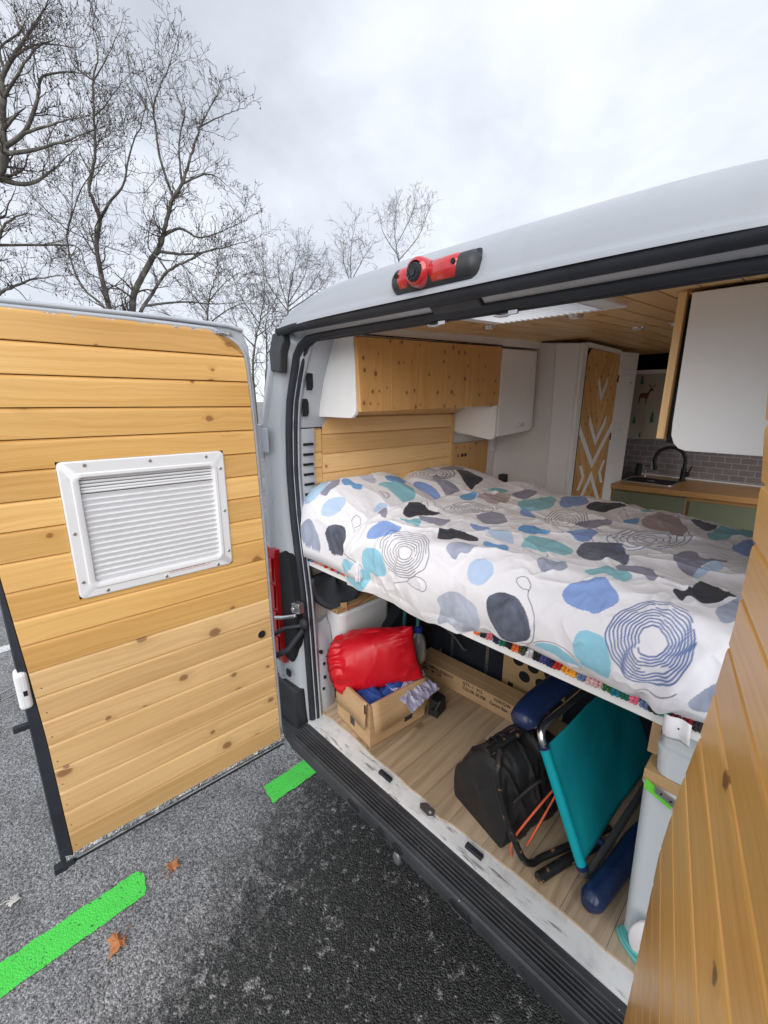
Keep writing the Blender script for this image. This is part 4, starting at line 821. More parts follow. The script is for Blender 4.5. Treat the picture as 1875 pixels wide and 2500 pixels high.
boards(FRt, [z for z in LR if .54 < z < 2.36], r0, lambda z: .83, seed=7, lift=.008, depth=.014, bev=.009, jit=.003).build('wood_panel', M['pine_r'], door2)
FRt.box(MB(), -.02, .85, -.035, -.0125, .492, .522).build('lower_seal', M['dark_pl'], door2, bevel=.005)
# ---------------------------------------------------------------- furniture built into the van
# cladding behind the bed
def wallF(x): 
    class W: pass
    return lambda a, n, z: (x+n, a, z)
cl = boards(wallF(-.902), [1.40, 1.492, 1.584, 1.676, 1.768, 1.86, 1.952, 2.035], lambda z: .178, lambda z: 1.17, seed=9, lift=.010)
cl.build('wood_cladding', M['pine_in'], VAN)
cl2 = boards(wallF(-.905), [1.46, 1.60, 1.72, 1.80, 1.872, 1.984], lambda z: .100, lambda z: .174, seed=13, lift=.010)
cl2.build('wood_cladding', M['pine_in'], VAN)
MB().box((-.922, .098, 1.38), (-.902, 1.19, 2.03)).build('cladding_backing', M['void'], VAN)
# slanting board under the cupboard
m = MB(); P = [(-.89, .176, 2.036), (-.89, 1.20, 2.036), (-.80, 1.20, 2.072), (-.80, .176, 2.072)]
m.add(P+[(x-.004, y, z+.012) for x, y, z in P], [(0, 1, 2, 3), (4, 7, 6, 5), (0, 3, 7, 4), (1, 0, 4, 5)], [[(p[1], p[0]+9) for p in P], [(p[1], p[0]) for p in P], [(0, 0), (0, .1), (.01, .1), (.01, 0)], [(0, 0), (0, .1), (.01, .1), (.01, 0)]]).build('wood_cladding', M['pine_in'], VAN)
m = MB()
def uvbox(m, a, b, ux=1, off=0):
    (x0, y0, z0), (x1, y1, z1) = a, b; V = [(x0,y0,z0),(x1,y0,z0),(x1,y1,z0),(x0,y1,z0),(x0,y0,z1),(x1,y0,z1),(x1,y1,z1),(x0,y1,z1)]
    fs = [(0,3,2,1),(4,5,6,7),(0,1,5,4),(1,2,6,5),(2,3,7,6),(3,0,4,7)]; o = off
    def uv(p, f): 
        q = {0: (p[1], p[0]), 1: (p[1], p[0]), 2: (p[0], p[2]), 3: (p[1], p[2]), 4: (p[0], p[2]), 5: (p[1], p[2])}[f]
        return (q[0]+o, q[1]+o*.7) if ux else (q[1]+o, q[0]+o*.7)
    return m.add(V, fs, [[uv(V[i], k) for i in f] for k, f in enumerate(fs)])
uvbox(m, (-.915, 1.195, 1.38), (-.888, 1.605, 1.845), 0, 5.5); wp = m.build('socket_panel', M['pine_door'], VAN, bevel=.002)
sk = MB()
for y in (1.30, 1.335): sk.disc((-.887, y, 1.765), (1, 0, 0), .012, .003, 14)
sk.build('socket', M['black'], wp)
uvbox(MB(), (-.91, 1.172, 1.38), (-.884, 1.194, 2.03), 0, 8).build('corner_post', M['pine_in'], VAN)
# left overhead cupboard with a pine front
OC = thing('overhead_cupboard', 'overhead cupboard above the pillows with a wide knotty pine front and a white end panel', 'cupboard', (-.75, .7, 2.06), 'overhead cupboards')
def slab(P, d, ux, off):     # four corners and a thickness, uv from y / z
    m = MB(); Q = [tuple(np.array(p)+np.array(d)) for p in P]; V = list(P)+Q
    fs = [(0,1,2,3),(7,6,5,4),(0,4,5,1),(1,5,6,2),(2,6,7,3),(3,7,4,0)]
    def uv(p): q = (p[1]+p[0]*.5, p[2]); return (q[1]+off, q[0]+off) if ux else (q[0]+off, q[1]+off)
    return m.add(V, fs, [[uv(V[i]) for i in f] for f in fs])
fr = slab([(-.60, .163, 2.063), (-.60, 1.224, 2.085), (-.60, 1.224, 2.404), (-.60, .140, 2.354)], (-.02, 0, 0), True, 3.1).build('front', M['pine_door'], OC, bevel=.0015)
for k, y in enumerate((.34, .53, .72, .90, 1.06)):
    MB().box((-.6005, y, 2.075), (-.5992, y+.0012, 2.36+.047*y)).build('board_joint', M['pine_in'], fr)
P = [(-.915, .155, 2.036), (-.665, .155, 2.036), (-.648, .155, 2.040), (-.632, .155, 2.052), (-.626, .155, 2.07), (-.626, .155, 2.362), (-.89, .155, 2.36), (-.905, .155, 2.2)]
MB().prism(P, (0, .018, 0)).build('end_panel', M['white_in'], OC, bevel=.002)
MB().box((-.90, .20, 2.075), (-.622, 1.20, 2.09)).build('bottom', M['white_in'], OC)
MB().tube([(-.598, .14, 2.362), (-.598, 1.224, 2.411)], .003, 6).build('shadow_gap', M['void'], OC)
OW = thing('overhead_cupboard', 'plain white overhead cupboard with a twist knob between the pine cupboard and the wardrobe', 'cupboard', (-.75, 1.43, 1.92), 'overhead cupboards')
P = [(-.598, y, z) for y, z in ((1.232, 2.398), (1.64, 2.414), (1.66, 1.96), (1.655, 1.94), (1.64, 1.928), (1.62, 1.925), (1.235, 1.905))]
MB().prism(P, (-.31, 0, 0)).build('cupboard_body', M['white_in'], OW, bevel=.006)
P = [(-.905, 1.205, 2.0835), (-.905, 1.205, 1.925), (-.64, 1.205, 1.888), (-.62, 1.205, 1.890), (-.606, 1.205, 1.902), (-.600, 1.205, 1.920), (-.600, 1.205, 2.0835)]
MB().prism(P, (0, .024, 0)).build('end_panel', M['white_in'], OW, bevel=.003)
MB().disc((-.598, 1.46, 1.965), (1, 0, 0), .016, .016, 16, .013).box((-.588, 1.445, 1.955), (-.580, 1.475, 1.975)).disc((-.598, 1.52, 1.968), (1, 0, 0), .013, .013, 16).build('knob', M['cream'], OW, bevel=.002)
# tall white block with the arrow-patterned door
WD = thing('wardrobe', 'tall white wardrobe block with a pine chevron door painted with white arrows', 'wardrobe', (-.6, 2.2, .566))
MB().prism([(-.93, 1.70, z) for z in ()] or [(-.925, 1.70, .567), (-.3595, 1.70, .567), (-.3595, 1.70, 2.448), (-.62, 1.70, 2.47), (-.925, 1.70, 2.45)], (0, .02, 0)).build('side_panel', M['white_in'], WD, bevel=.006)
MB().box((-.925, 1.722, .567), (-.3595, 2.72, 2.44)).build('carcass', M['white_in'], WD)
MB().prism([(-.92, 1.698, .57), (-.47, 1.698, .57), (-.49, 1.698, 1.9), (-.51, 1.698, 2.455), (-.61, 1.698, 2.466), (-.92, 1.698, 2.44)], (0, -.004, 0)).build('filler_panel', M['lining'], WD)
for y0, y1 in ((1.698, 1.765), (2.345, 2.735)):
    MB().prism([(-.338, y0, .567), (-.338, y1, .567), (-.338, y1, 2.452+.012*(y1-1.7)), (-.338, y0, 2.447)], (-.02, 0, 0)).build('door_frame', M['white_in'], WD, bevel=.003)
MB().box((-.356, 1.766, 2.428), (-.3382, 2.344, 2.456)).build('door_frame', M['white_in'], WD)
dz0, dz1, dy0, dy1 = .60, 2.425, 1.768, 2.335
rp = rrect(dy0, dy1, dz0, dz1, .075, 6)
dm = MB(); cx_ = (dy0+dy1)/2
# herringbone boards: two mirrored fans of slanting strips, clipped to the door outline
def clip(poly, f):
    out = []
    for i in range(len(poly)):
        a, b = poly[i], poly[(i+1) % len(poly)]; fa, fb = f(a), f(b)
        if fa >= 0: out.append(a)
        if (fa >= 0) != (fb >= 0): t = fa/(fa-fb); out.append((a[0]+(b[0]-a[0])*t, a[1]+(b[1]-a[1])*t))
    return out
ca, sa_ = math.cos(math.radians(62)), math.sin(math.radians(62))
for side in (-1, 1):
    for k in range(-3, 34):
        s0, s1 = -.6+k*.075, -.6+(k+1)*.075-.002
        # coordinate across the strips: on the lower part they point up, above they point down like a V
        def fac(p): return (p[1]-1.55)*ca - side*(p[0]-cx_)*sa_ + .4
        pl = clip(rp, lambda p: side*(p[0]-cx_)-.0007); pl = clip(pl, lambda p: fac(p)-s0); pl = clip(pl, lambda p: s1-fac(p))
        if len(pl) < 3: continue
        V = [(-.336, y, z) for y, z in pl]; U = [((p[0]-cx_)*ca*side+(p[1])*sa_+k*1.7+side*7, fac(p)+k*2.1) for p in pl]
        n = len(V); V2 = [(-.3372, y, z) for y, z in pl]
        dm.add(V, [tuple(range(n))], [U])
dor = dm.build('door', M['pine_door'], WD)
MB().prism([(-.3375, y, z) for y, z in rp], (-.015, 0, 0)).build('door_core', M['void'], dor)
am = MB()
def strip(a, b, w):
    a = np.array(a); b = np.array(b); t = (b-a)/np.linalg.norm(b-a); n = np.array([-t[1], t[0]])*w/2
    am.prism([(-.3345, *q) for q in (a+n, b+n, b-n, a-n)], (-.0012, 0, 0))
def vee(y, z, h, w2, wd, up=1):
    for s_ in (-1, 1): 
        am.prism([(-.3345, y, z), (-.3345, y, z+up*wd*2.1), (-.3345, y+s_*w2, z+up*(h+wd*2.1)), (-.3345, y+s_*w2, z+up*h)], (-.0012, 0, 0))
vee(2.065, 2.115, .105, .08, .024)
vee(2.062, 1.815, .150, .15, .026)
for s_ in (-1, 1): am.prism([(-.3345, 2.05, 1.66), (-.3345, 2.05, 1.72), (-.3345, 2.05+s_*.28, 1.965), (-.3345, 2.05+s_*.28, 1.905)], (-.0012, 0, 0))
for s_ in (-1, 1): am.prism([(-.3345, 2.055, 1.645), (-.3345, 2.055, 1.585), (-.3345, 2.055+s_*.22, 1.355), (-.3345, 2.055+s_*.22, 1.415)], (-.0012, 0, 0))
for s_ in (-1, 1):
    y = 2.065+s_*.235; q = -s_
    am.prism([(-.3345, y, 1.70), (-.3345, y+s_*-.045, 1.70), (-.3345, y+q*.12, 1.62), (-.3345, y+q*.07, 1.62)][:2]+[(-.3345, y+q*.11, 1.618), (-.3345, y+q*.065, 1.618)], (-.0012, 0, 0))
    am.prism([(-.3345, y+q*.11, 1.6178), (-.3345, y+q*.045, 1.535), (-.3345, y, 1.535), (-.3345, y+q*.065, 1.6178)], (-.0012, 0, 0))
am.build('white_arrows', M['white_in'], dor)
for z in (2.24, 1.84):
    MB().box((-.342, 2.336, z), (-.333, 2.35, z+.05)).build('door_hinge', M['black'], WD)
def cup(name, a, b):
    P = rrect(*a, *b, .03, 5); MB().tube([(-.337, y, z) for y, z in P+P[:1]], .0022, 5).build(name, M['lining'], WD)
cup('cupboard_door', (2.395, 2.635), (1.955, 2.30)); cup('cupboard_door', (2.395, 2.635), (1.66, 1.905)); cup('cupboard_door', (2.395, 2.635), (2.335, 2.425))
MB().box((-.3385, 2.60, 2.245), (-.335, 2.66, 2.249)).build('door_gap', M['void'], WD)
# kitchen
KC = thing('kitchen_counter', 'sage green kitchen counter with an oak worktop across the van beyond the bed', 'kitchen counter', (.2, 2.85, .566))
m = MB(); Pw = [(-.335, 2.50), (.92, 2.66), (.92, 3.165), (-.335, 3.165)]
V = [(x, y, 1.462) for x, y in Pw]+[(x, y, 1.50) for x, y in Pw]; fs = [(0,3,2,1),(4,5,6,7),(0,1,5,4),(1,2,6,5),(2,3,7,6),(3,0,4,7)]
m.add(V, fs, [[(V[i][0]+4, V[i][1]+V[i][2]*1.0+2) for i in f] for f in fs]).build('worktop', M['worktop'], KC, bevel=.003)
m = MB(); Pc = [(-.335, 2.545), (.92, 2.70), (.92, 3.16), (-.335, 3.16)]
m.hexa([(x, y, .567) for x, y in Pc]+[(x, y, 1.4615) for x, y in Pc]).build('cabinet', M['worktop'], KC)
def kf(x): return 2.545+(x+.335)*.155/1.255
for x0, x1, z0, z1 in ((-.32, .145, 1.30, 1.448), (.165, .91, 1.28, 1.432), (-.32, .145, .60, 1.285), (.165, .91, .60, 1.268)):
    MB().hexa([(x0, kf(x0)-.018, z0), (x1, kf(x1)-.018, z0), (x1, kf(x1)-.001, z0), (x0, kf(x0)-.001, z0), (x0, kf(x0)-.018, z1), (x1, kf(x1)-.018, z1), (x1, kf(x1)-.001, z1), (x0, kf(x0)-.001, z1)]).build('drawer_front' if z1 > 1.3 else 'cupboard_door', M['sage'], KC, bevel=.004)
MB().disc((.74, kf(.74)-.018, 1.415), (0, -1, 0), .007, .012, 12).build('knob', M['black'], KC)
MB().box((-.50, 3.168, 1.40), (.93, 3.178, 1.835)).build('splashback', M['tile'], KC)
MB().box((-.335, 3.15, 1.5015), (.92, 3.1675, 1.510)).build('sealant_bead', M['white_in'], KC)
SX0, SX1, SY0, SY1 = -.325, .03, 2.68, 2.985
sp = rrect(SX0, SX1, SY0, SY1, .05, 5)
r1 = [(sp, 1.5005), (sp, 1.506), (rrect(SX0+.012, SX1-.012, SY0+.012, SY1-.012, .045, 5), 1.507), (rrect(SX0+.018, SX1-.018, SY0+.018, SY1-.018, .045, 5), 1.500)]
sk = MB().grid(np.array([[(a, b, z) for a, b in P+P[:1]] for P, z in r1])); so = sk.build('sink', M['steel'], KC, smooth=40)
bs = rrect(SX0+.018, SX1-.018, SY0+.018, SY1-.018, .045, 5); MB().prism([(a, b, 1.5012) for a, b in bs], (0, 0, .0012)).build('sink_bowl', M['black'], so)
MB().disc((-.15, 2.83, 1.5026), (0, 0, 1), .03, .001, 18).build('drain', M['steel'], so)
tx, ty = .020, 3.02
tp = MB(); pts = [(tx, ty, 1.50), (tx, ty, 1.655)]
for k in range(13):
    a = PI*k/12*1.12; pts.append((tx-.105+.105*math.cos(a), ty-.0-.02*k/12, 1.655+.105*math.sin(a)))
pts.append((pts[-1][0]+.012, pts[-1][1], pts[-1][2]-.045))
tp.tube(pts, [.0125]*(len(pts)-2)+[.0125, .015], 12).disc((tx, ty, 1.503), (0, 0, 1), .027, .008, 20)
tap = tp.build('tap', M['black'], KC, smooth=50)
MB().tube([(tx, ty, 1.555), (tx+.04, ty, 1.56)], .019, 12).tube([(tx+.03, ty, 1.565), (tx+.052, ty-.01, 1.625)], .006, 8).build('tap_handle', M['black'], tap, smooth=50)
MB().tube([(tx, ty, 1.51), (tx, ty, 1.60)], .020, 14).build('tap_body', M['black'], tap, smooth=50)
MB().disc((-.345+.03, 3.08, 1.5005), (0, 0, 1), .026, .10, 16, .022).build('soap_pump', M['black'], KC, bevel=.006)
t2 = [(-.265, 3.09, 1.50), (-.265, 3.09, 1.56), (-.262, 3.085, 1.585), (-.245, 3.07, 1.597), (-.228, 3.055, 1.585), (-.225, 3.05, 1.565)]
MB().tube(t2, .006, 8).disc((-.265, 3.09, 1.501), (0, 0, 1), .014, .006, 14).build('filter_tap', M['chrome'], KC, smooth=50)
# right overhead cupboard
OR_ = thing('overhead_cupboard', 'right overhead cupboard with a big white end panel and its wooden front seen edge on', 'cupboard', (.68, .9, 1.97), 'overhead cupboards')
P = [(x, .45, z) for x, z in ((.443, 2.40), (.447, 2.05), (.449, 2.015), (.458, 1.992), (.472, 1.978), (.49, 1.972), (.92, 1.972), (.92, 2.40))]
MB().prism(P, (0, .018, 0)).build('end_panel', M['white_in'], OR_, bevel=.0015)
uvbox(MB(), (.411, .448, 2.003), (.431, 1.45, 2.404), 0, 4.4).build('front', M['pine_in'], OR_, bevel=.002)
MB().box((.4345, .470, 1.99), (.92, 1.45, 2.39)).build('cupboard_body', M['void'], OR_)
# curtain over the cab opening
nx, nz = 60, 46; Xc = np.linspace(-.50, .93, nx); Zc = np.linspace(1.80, 2.352, nz); A, B = np.meshgrid(Xc, Zc, indexing='ij')
Yc = 3.150+.012*fbm(A*5, B*4, 3, 5)+.006*np.sin(A*23+B*6)
cu = gridmesh('curtain', np.stack([A, Yc, B], -1), M['curtain'])
s = cu.modifiers.new('thick', 'SOLIDIFY'); s.thickness = .003
CU = thing('curtain', 'beige curtain printed with a deer and fir trees above the grey tiles', 'curtain', (.2, 3.15, 1.8)); cu.name = 'cloth'; adopt(cu, CU)
MB().box((-.50, 3.120, 2.335), (.93, 3.134, 2.365)).build('curtain_rail', M['white_in'], CU)
def cy(x, z): return 3.150+.012*fbm(np.array([x*5]), np.array([z*4]), 3, 5)[0]+.006*math.sin(x*23+z*6)
def pr(pts, m): 
    m.prism([(x, min(cy(x, z)-.003, 3.1475), z) for x, z in pts], (0, .002, 0))
tm = MB()
for x, z, h in ((-.290, 1.935, .105), (-.425, 1.925, .07), (-.405, 2.245, .085), (-.365, 1.815, .05), (.02, 2.05, .10), (.15, 1.86, .10), (.12, 2.2, .09)):
    w = h*.36; pts = [(-.06, 0), (-.06, .1), (-.5, .1), (-.22, .3), (-.42, .3), (-.18, .52), (-.32, .52), (-.12, .74), (-.22, .74), (0, 1)]
    P = [(x+a*w, z+b*h) for a, b in pts]+[(x-a*w, z+b*h) for a, b in pts[::-1][1:]]; pr(P, tm)
tm.build('fir_print', M['green_print'], CU)
dmx = MB(); dx, dz = -.412, 2.095; s_ = .00165
deer = [(0, 0), (4, 0), (6, 22), (9, 30), (30, 29), (33, 20), (33, 0), (37, 0), (38, 22), (42, 34), (44, 46), (50, 62), (60, 62), (63, 66), (56, 72), (54, 80), (50, 72), (44, 70), (38, 54), (12, 52), (4, 48), (0, 34)]
pr([(dx+a*s_, dz+b*s_) for a, b in deer], dmx)
for pts in (([(50, 72), (46, 84), (38, 90)]), ([(46, 84), (48, 94)]), ([(54, 74), (62, 84), (62, 96)]), ([(60, 82), (70, 88)]), ([(40, 88), (36, 98)])):
    dmx.tube([(dx+a*s_, cy(dx, dz)-.004, dz+b*s_) for a, b in pts], .003, 5)
dmx.build('deer_print', M['brown_print'], CU)
# small wall devices
WS = thing('wall_sensor', 'small white alarm unit with a button on the grey wall above the bed', 'alarm', (-.90, 1.66, 1.70))
# it sits on the wall between the plywood panel and the block
MB().box((-.886, 1.62, 1.765), (-.868, 1.675, 1.86)).build('case', M['white_pl'], WS, bevel=.006)
MB().box((-.8683, 1.635, 1.838), (-.8672, 1.66, 1.842)).disc((-.868, 1.648, 1.795), (1, 0, 0), .012, .002, 16).build('button', M['lining'], WS)
MB().tube([(-.87, 1.645, 1.765), (-.872, 1.63, 1.72), (-.86, 1.58, 1.68), (-.85, 1.53, 1.62)], .0022, 6).build('cable', M['white_pl'], WS)
MB().box((-.918, 1.61, 1.38), (-.886, 1.70, 2.10)).build('wall_infill', M['lining'], VAN)
SP = thing('speaker', 'small black upright device standing at the head of the bed behind the far pillow', 'device', (-.55, 1.26, 1.60))
MB().box((-.575, 1.235, 1.56), (-.535, 1.285, 1.685)).build('case', M['black'], SP, bevel=.005)
MB().tube([(-.57, 1.22, 1.58), (-.60, 1.17, 1.65), (-.60, 1.13, 1.67)], .009, 8).build('bracket', M['black'], SP, smooth=50)
# ---------------------------------------------------------------- the bed
BF = thing('bed_platform', 'white edged bed platform spanning the van above the storage space', 'bed', (0, .6, 1.36))
xs_e = np.linspace(-.915, .84, 40)
MB().box((-.915, .040, 1.352), (.86, .052, 1.388)).build('edge_strip', M['white_in'], BF, bevel=.002)
MB().box((-.915, .0525, 1.345), (.86, 1.40, 1.380)).build('platform', M['void'], BF)
MB().box((-.88, .075, 1.381), (.84, 1.33, 1.43)).build('mattress', M['cream'], BF, bevel=.02)
# crochet blanket showing as a row of coloured tufts along the front
pal = [(30,35,45),(225,120,130),(40,45,80),(20,110,90),(35,35,40),(235,110,50),(70,80,60),(215,210,215),(30,32,40),(70,70,130),(40,40,90),(200,45,35),(240,165,50),(100,125,165),(200,180,150),(225,185,185),(40,110,60),(30,120,140),(20,110,85),(240,120,150),(110,130,170),(45,60,50),(60,170,130),(120,40,55),(150,35,45),(60,55,60),(170,160,120),(190,40,40)]
cv = MB(); cc = []
rg = random.Random(4); x = -.90
while x < .80:
    k = int((x-.10)/.0225); c = srgb(*pal[k % len(pal)]) if x > .10 else srgb(*pal[rg.randrange(len(pal))])
    for j in range(3):
        for q in range(2):
            n0 = len(cv.v); w = rg.uniform(.8, 1.15)
            cv.ell((x+.0045+q*.010+rg.uniform(-.001, .001), .036+.004*j+rg.uniform(-.003, .002), 1.385+.0072*j), (.0068*w, .008*w, .0052*w), 8, 5)
            f = rg.uniform(.75, 1.15); cc += [tuple(min(1, v*f) for v in c)]*(len(cv.v)-n0)
    x += .0225*rg.uniform(.9, 1.05)
    if -.55 < x < .085: x = .085
n0 = len(cv.v); cv.box((-.90, .056, 1.3805), (.80, .072, 1.394)); cc += [(.03, .03, .035)]*(len(cv.v)-n0)
cb_ = cv.build('crochet_blanket', M['yarn'], smooth=80)
a = cb_.data.color_attributes.new('Col', 'FLOAT_COLOR', 'POINT'); a.data.foreach_set('color', np.array([(*c, 1) for c in cc], np.float32).ravel())
tag(cb_, 'multicoloured crochet blanket peeping out as a row of yarn tufts under the duvet', 'blanket')
PAL = dict(lilac=(146,146,166), blue=(104,160,214), pale=(184,206,236), grey=(158,166,186), dark=(92,97,114), peri=(134,162,216), teal=(136,192,204), sky=(148,206,228), black=(44,46,56), lgrey=(186,193,210), taupe=(176,160,160), slate=(100,102,118), navy=(70,76,96), navyb=(66,98,160))
PAL = {k: np.array(srgb(*v)) for k, v in PAL.items()}
STREAK = dict(dark=.62, grey=.34, lgrey=.22, lilac=.14, slate=.3, teal=.10, sky=.06, peri=.05, pale=.06, taupe=.10, blue=.06, black=.25)
def print_cloth(key, fa, fb, na, nb, met):
    """fa, fb: grid parameters (1000ths); met: metres per parameter unit, to keep outlines even"""
    A, B = np.meshgrid(fa, fb, indexing='ij'); col = np.zeros((na, nb, 3)) + np.array(srgb(234, 233, 238))
    col *= (1+.03*fbm(A*met[0]/1000*9, B*met[1]/1000*9, 3, 31))[..., None]
    da = fa[1]-fa[0]; db = fb[1]-fb[0]
    for bi, (cn, pts) in enumerate(BLOBS['blobs'][key]):
        P = crom(pts, 7, True); lo = P.min(0)-8; hi = P.max(0)+8
        i0, i1 = np.clip([int((lo[0]-fa[0])/da), int((hi[0]-fa[0])/da)+2], 0, na); j0, j1 = np.clip([int((lo[1]-fb[0])/db), int((hi[1]-fb[0])/db)+2], 0, nb)
        if i1 <= i0 or j1 <= j0: continue
        a = A[i0:i1, j0:j1]; b = B[i0:i1, j0:j1]; ins = np.zeros(a.shape, bool)
        aw = a+4*fbm(a*.02, b*.02, 3, bi); bw = b+4*fbm(a*.02+9, b*.02, 3, bi)
        for k in range(len(P)):
            (x0, y0), (x1, y1) = P[k-1], P[k]
            if y0 == y1: continue
            c = ((y0 > bw) != (y1 > bw)) & (aw < (x1-x0)*(bw-y0)/(y1-y0)+x0); ins ^= c
        cm, cs = P.mean(0), STREAK.get(cn, 0); rr = np.hypot((a-cm[0])*met[0], (b-cm[1])*met[1])/1000
        f = 1+cs*(.9*fbm(a*met[0]/1000*26+bi, b*met[1]/1000*9, 4, bi+3)+.22*np.sin(rr*170+9*fbm(a*met[0]/1000*11, b*met[1]/1000*11, 3, bi+50)))
        cc = PAL[cn][None, None]*np.clip(f, .35, 2.2)[..., None]
        col[i0:i1, j0:j1] = np.where(ins[..., None], cc, col[i0:i1, j0:j1])
    def stamp(P, c, w):
        for (x0, y0), (x1, y1) in zip(P[:-1], P[1:]):
            L = math.hypot((x1-x0)*met[0], (y1-y0)*met[1])/1000; n = max(2, int(L/.0012))
            for q in range(n):
                px, py = x0+(x1-x0)*q/n, y0+(y1-y0)*q/n; ra, rb = w/met[0]*1000+da, w/met[1]*1000+db
                i0, i1 = max(0, int((px-ra-fa[0])/da)), min(na, int((px+ra-fa[0])/da)+2); j0, j1 = max(0, int((py-rb-fb[0])/db)), min(nb, int((py+rb-fb[0])/db)+2)
                if i1 <= i0 or j1 <= j0: continue
                d = np.hypot((A[i0:i1, j0:j1]-px)*met[0], (B[i0:i1, j0:j1]-py)*met[1])/1000
                al = np.clip(1.15-d/w, 0, 1)[..., None]*.9; col[i0:i1, j0:j1] = col[i0:i1, j0:j1]*(1-al)+c*al
    rg = random.Random(11)
    for L in BLOBS['lines'][key]:
        if len(L) > 1: stamp(crom(L, 6), PAL['navy'], .0017)
    for n, r0, cn, (c, e, s, w, nn) in BLOBS['rings'][key]:
        c = np.array(c, float); ph = [rg.uniform(0, 6) for _ in range(8)]
        for k in range(n):
            r = r0+(1-r0)*k/(n-1) if n > 1 else 1; out = []
            t0 = rg.uniform(0, 6.28); span = 2*PI*rg.uniform(.86, 1.0)
            for q in range(73):
                t = t0+span*q/72; ct, st_ = math.cos(t), math.sin(t)
                ax = (np.array(e)-c) if ct >= 0 else (np.array(w)-c)*-1; ay = (np.array(s)-c) if st_ >= 0 else (np.array(nn)-c)*-1
                wob = 1+.045*math.sin(3*t+ph[0]+k*.25)+.03*math.sin(5*t+ph[1]+k*.3)+.018*math.sin(11*t+ph[2]+k)
                out.append(c+(ax*ct+ay*st_)*r*wob)
            stamp(out, PAL[cn], .0019 if cn == 'navy' else .0024)
    return A, B, col
def displaced(V, h):
    du = np.gradient(V, axis=0); dv = np.gradient(V, axis=1); n = np.cross(du, dv); n /= np.linalg.norm(n, axis=-1, keepdims=True)+1e-12
    if n[..., 2].mean() < 0: n = -n
    return V+n*h[..., None]
# duvet
na, nb = 640, 700
fa = np.linspace(DS0*1000, DS1*1000, na); fb = np.linspace(0, 1000, nb)
Lsec = resample(DSEC, 400)[1][-1]
A, B, col = print_cloth('D', fa, fb, na, nb, (1.0, Lsec))
S_, T_ = A/1000, B/1000
V = duvet(S_, T_); a_, b_ = S_, T_*Lsec
edge = np.clip(np.minimum(b_/.05, (Lsec-b_)/.05), 0, 1)
def ridge(x, y, seed, p=2.0): return (1-np.abs(fbm(x, y, 2, seed)))**p
wx = a_+.06*fbm(a_*3, b_*3, 2, 77); wy = b_+.06*fbm(a_*3, b_*3, 2, 78)
top = np.clip((b_-.22)/.15, 0, 1)
h = .016*fbm(a_*3.2, b_*3.6, 2, 1)
h += .013*(ridge(wx*2.2+wy*1.0, wy*5.2-wx*1.4, 5, 5)-.35)*(.45+.55*top)
h += .008*(ridge(wx*7.5, wy*3.0+wx*2, 9, 5)-.35)
h += .0040*fbm(wx*18+wy*6, wy*13, 3, 13)+.0045*(ridge(wx*13-wy*5, wy*8+wx*6, 15, 5)-.35)
h += .010*np.exp(-((b_-.33-.05*np.sin(a_*6))/.035)**2)*np.clip(fbm(a_*3, b_*0+2, 2, 40)+.4, 0, 1)
# vertical soft folds down the hanging front
fr_ = np.clip((.26-b_)/.12, 0, 1)
h += fr_*(.010*np.sin(a_*19+3*vnoise(a_*3, b_*2, 3))*np.clip(vnoise(a_*2.2, b_*0+.5, 8)+.35, 0, 1) + .006*vnoise(a_*14, b_*5, 22))
h += .020*fr_*np.exp(-((a_-.63-.35*(b_-.1))/.022)**2) - .016*fr_*np.exp(-((a_-.585-.25*(b_-.1))/.018)**2)
V = displaced(V, h*edge)
hem = .012*vnoise(a_*5, a_*0+.3, 60)+.006*vnoise(a_*17, a_*0+.7, 61)
V[..., 2] += np.clip(1-b_/.12, 0, 1)*(hem+.004+.012*np.exp(-((a_+.33)/.10)**2)+.026*np.clip((a_-.10)/.06, 0, 1)-.022*np.clip((a_+.60)/.05, 0, 1)*np.clip((.08-a_)/.06, 0, 1)+.016*np.clip((-.60-a_)/.05, 0, 1))
V[..., 1] -= np.clip(1-b_/.05, 0, 1)*(.006+.014*np.clip((a_+.60)/.05, 0, 1)*np.clip((.08-a_)/.06, 0, 1))
du = gridmesh('duvet', V, M['fabric'], None, col)
s = du.modifiers.new('thick', 'SOLIDIFY'); s.thickness = .006; s.offset = -1
tag(du, 'rumpled white duvet printed with blue, grey and black pebble shapes and line rings', 'duvet')
# pillows
for key, label, seed in (('N', 'near pillow in the pebble print case, plumped up beside the rear pillar', 3), ('P', 'far pillow in the pebble print case below the socket panel and cupboard', 8)):
    k = dict(N='near', P='far')[key]; na = nb = 300
    fa = np.linspace(-1000, 1000, na); fb = np.linspace(-1000, 1000, nb)
    A, B, col = print_cloth(key, fa, fb, na, nb, (.27, .40))
    V = pillow(k, A/1000, B/1000); u, v = A/1000, B/1000
    e = np.clip(1-np.maximum(abs(u), abs(v))**6, 0, 1)
    h = .014*fbm(u*1.6, v*2.0, 2, seed)+.008*(ridge(u*1.5+v, v*3-u, seed+4, 4)-.35)+.003*fbm(u*9, v*11, 3, seed+9)
    V = displaced(V, h*e)
    low = V.copy(); (cx, cy_, cz0), _, _, _ = PIL[k]
    po = gridmesh('pillow', V, M['fabric'], None, col); 
    s = po.modifiers.new('thick', 'SOLIDIFY'); s.thickness = .012; s.offset = -1
    tag(po, label, 'pillow')
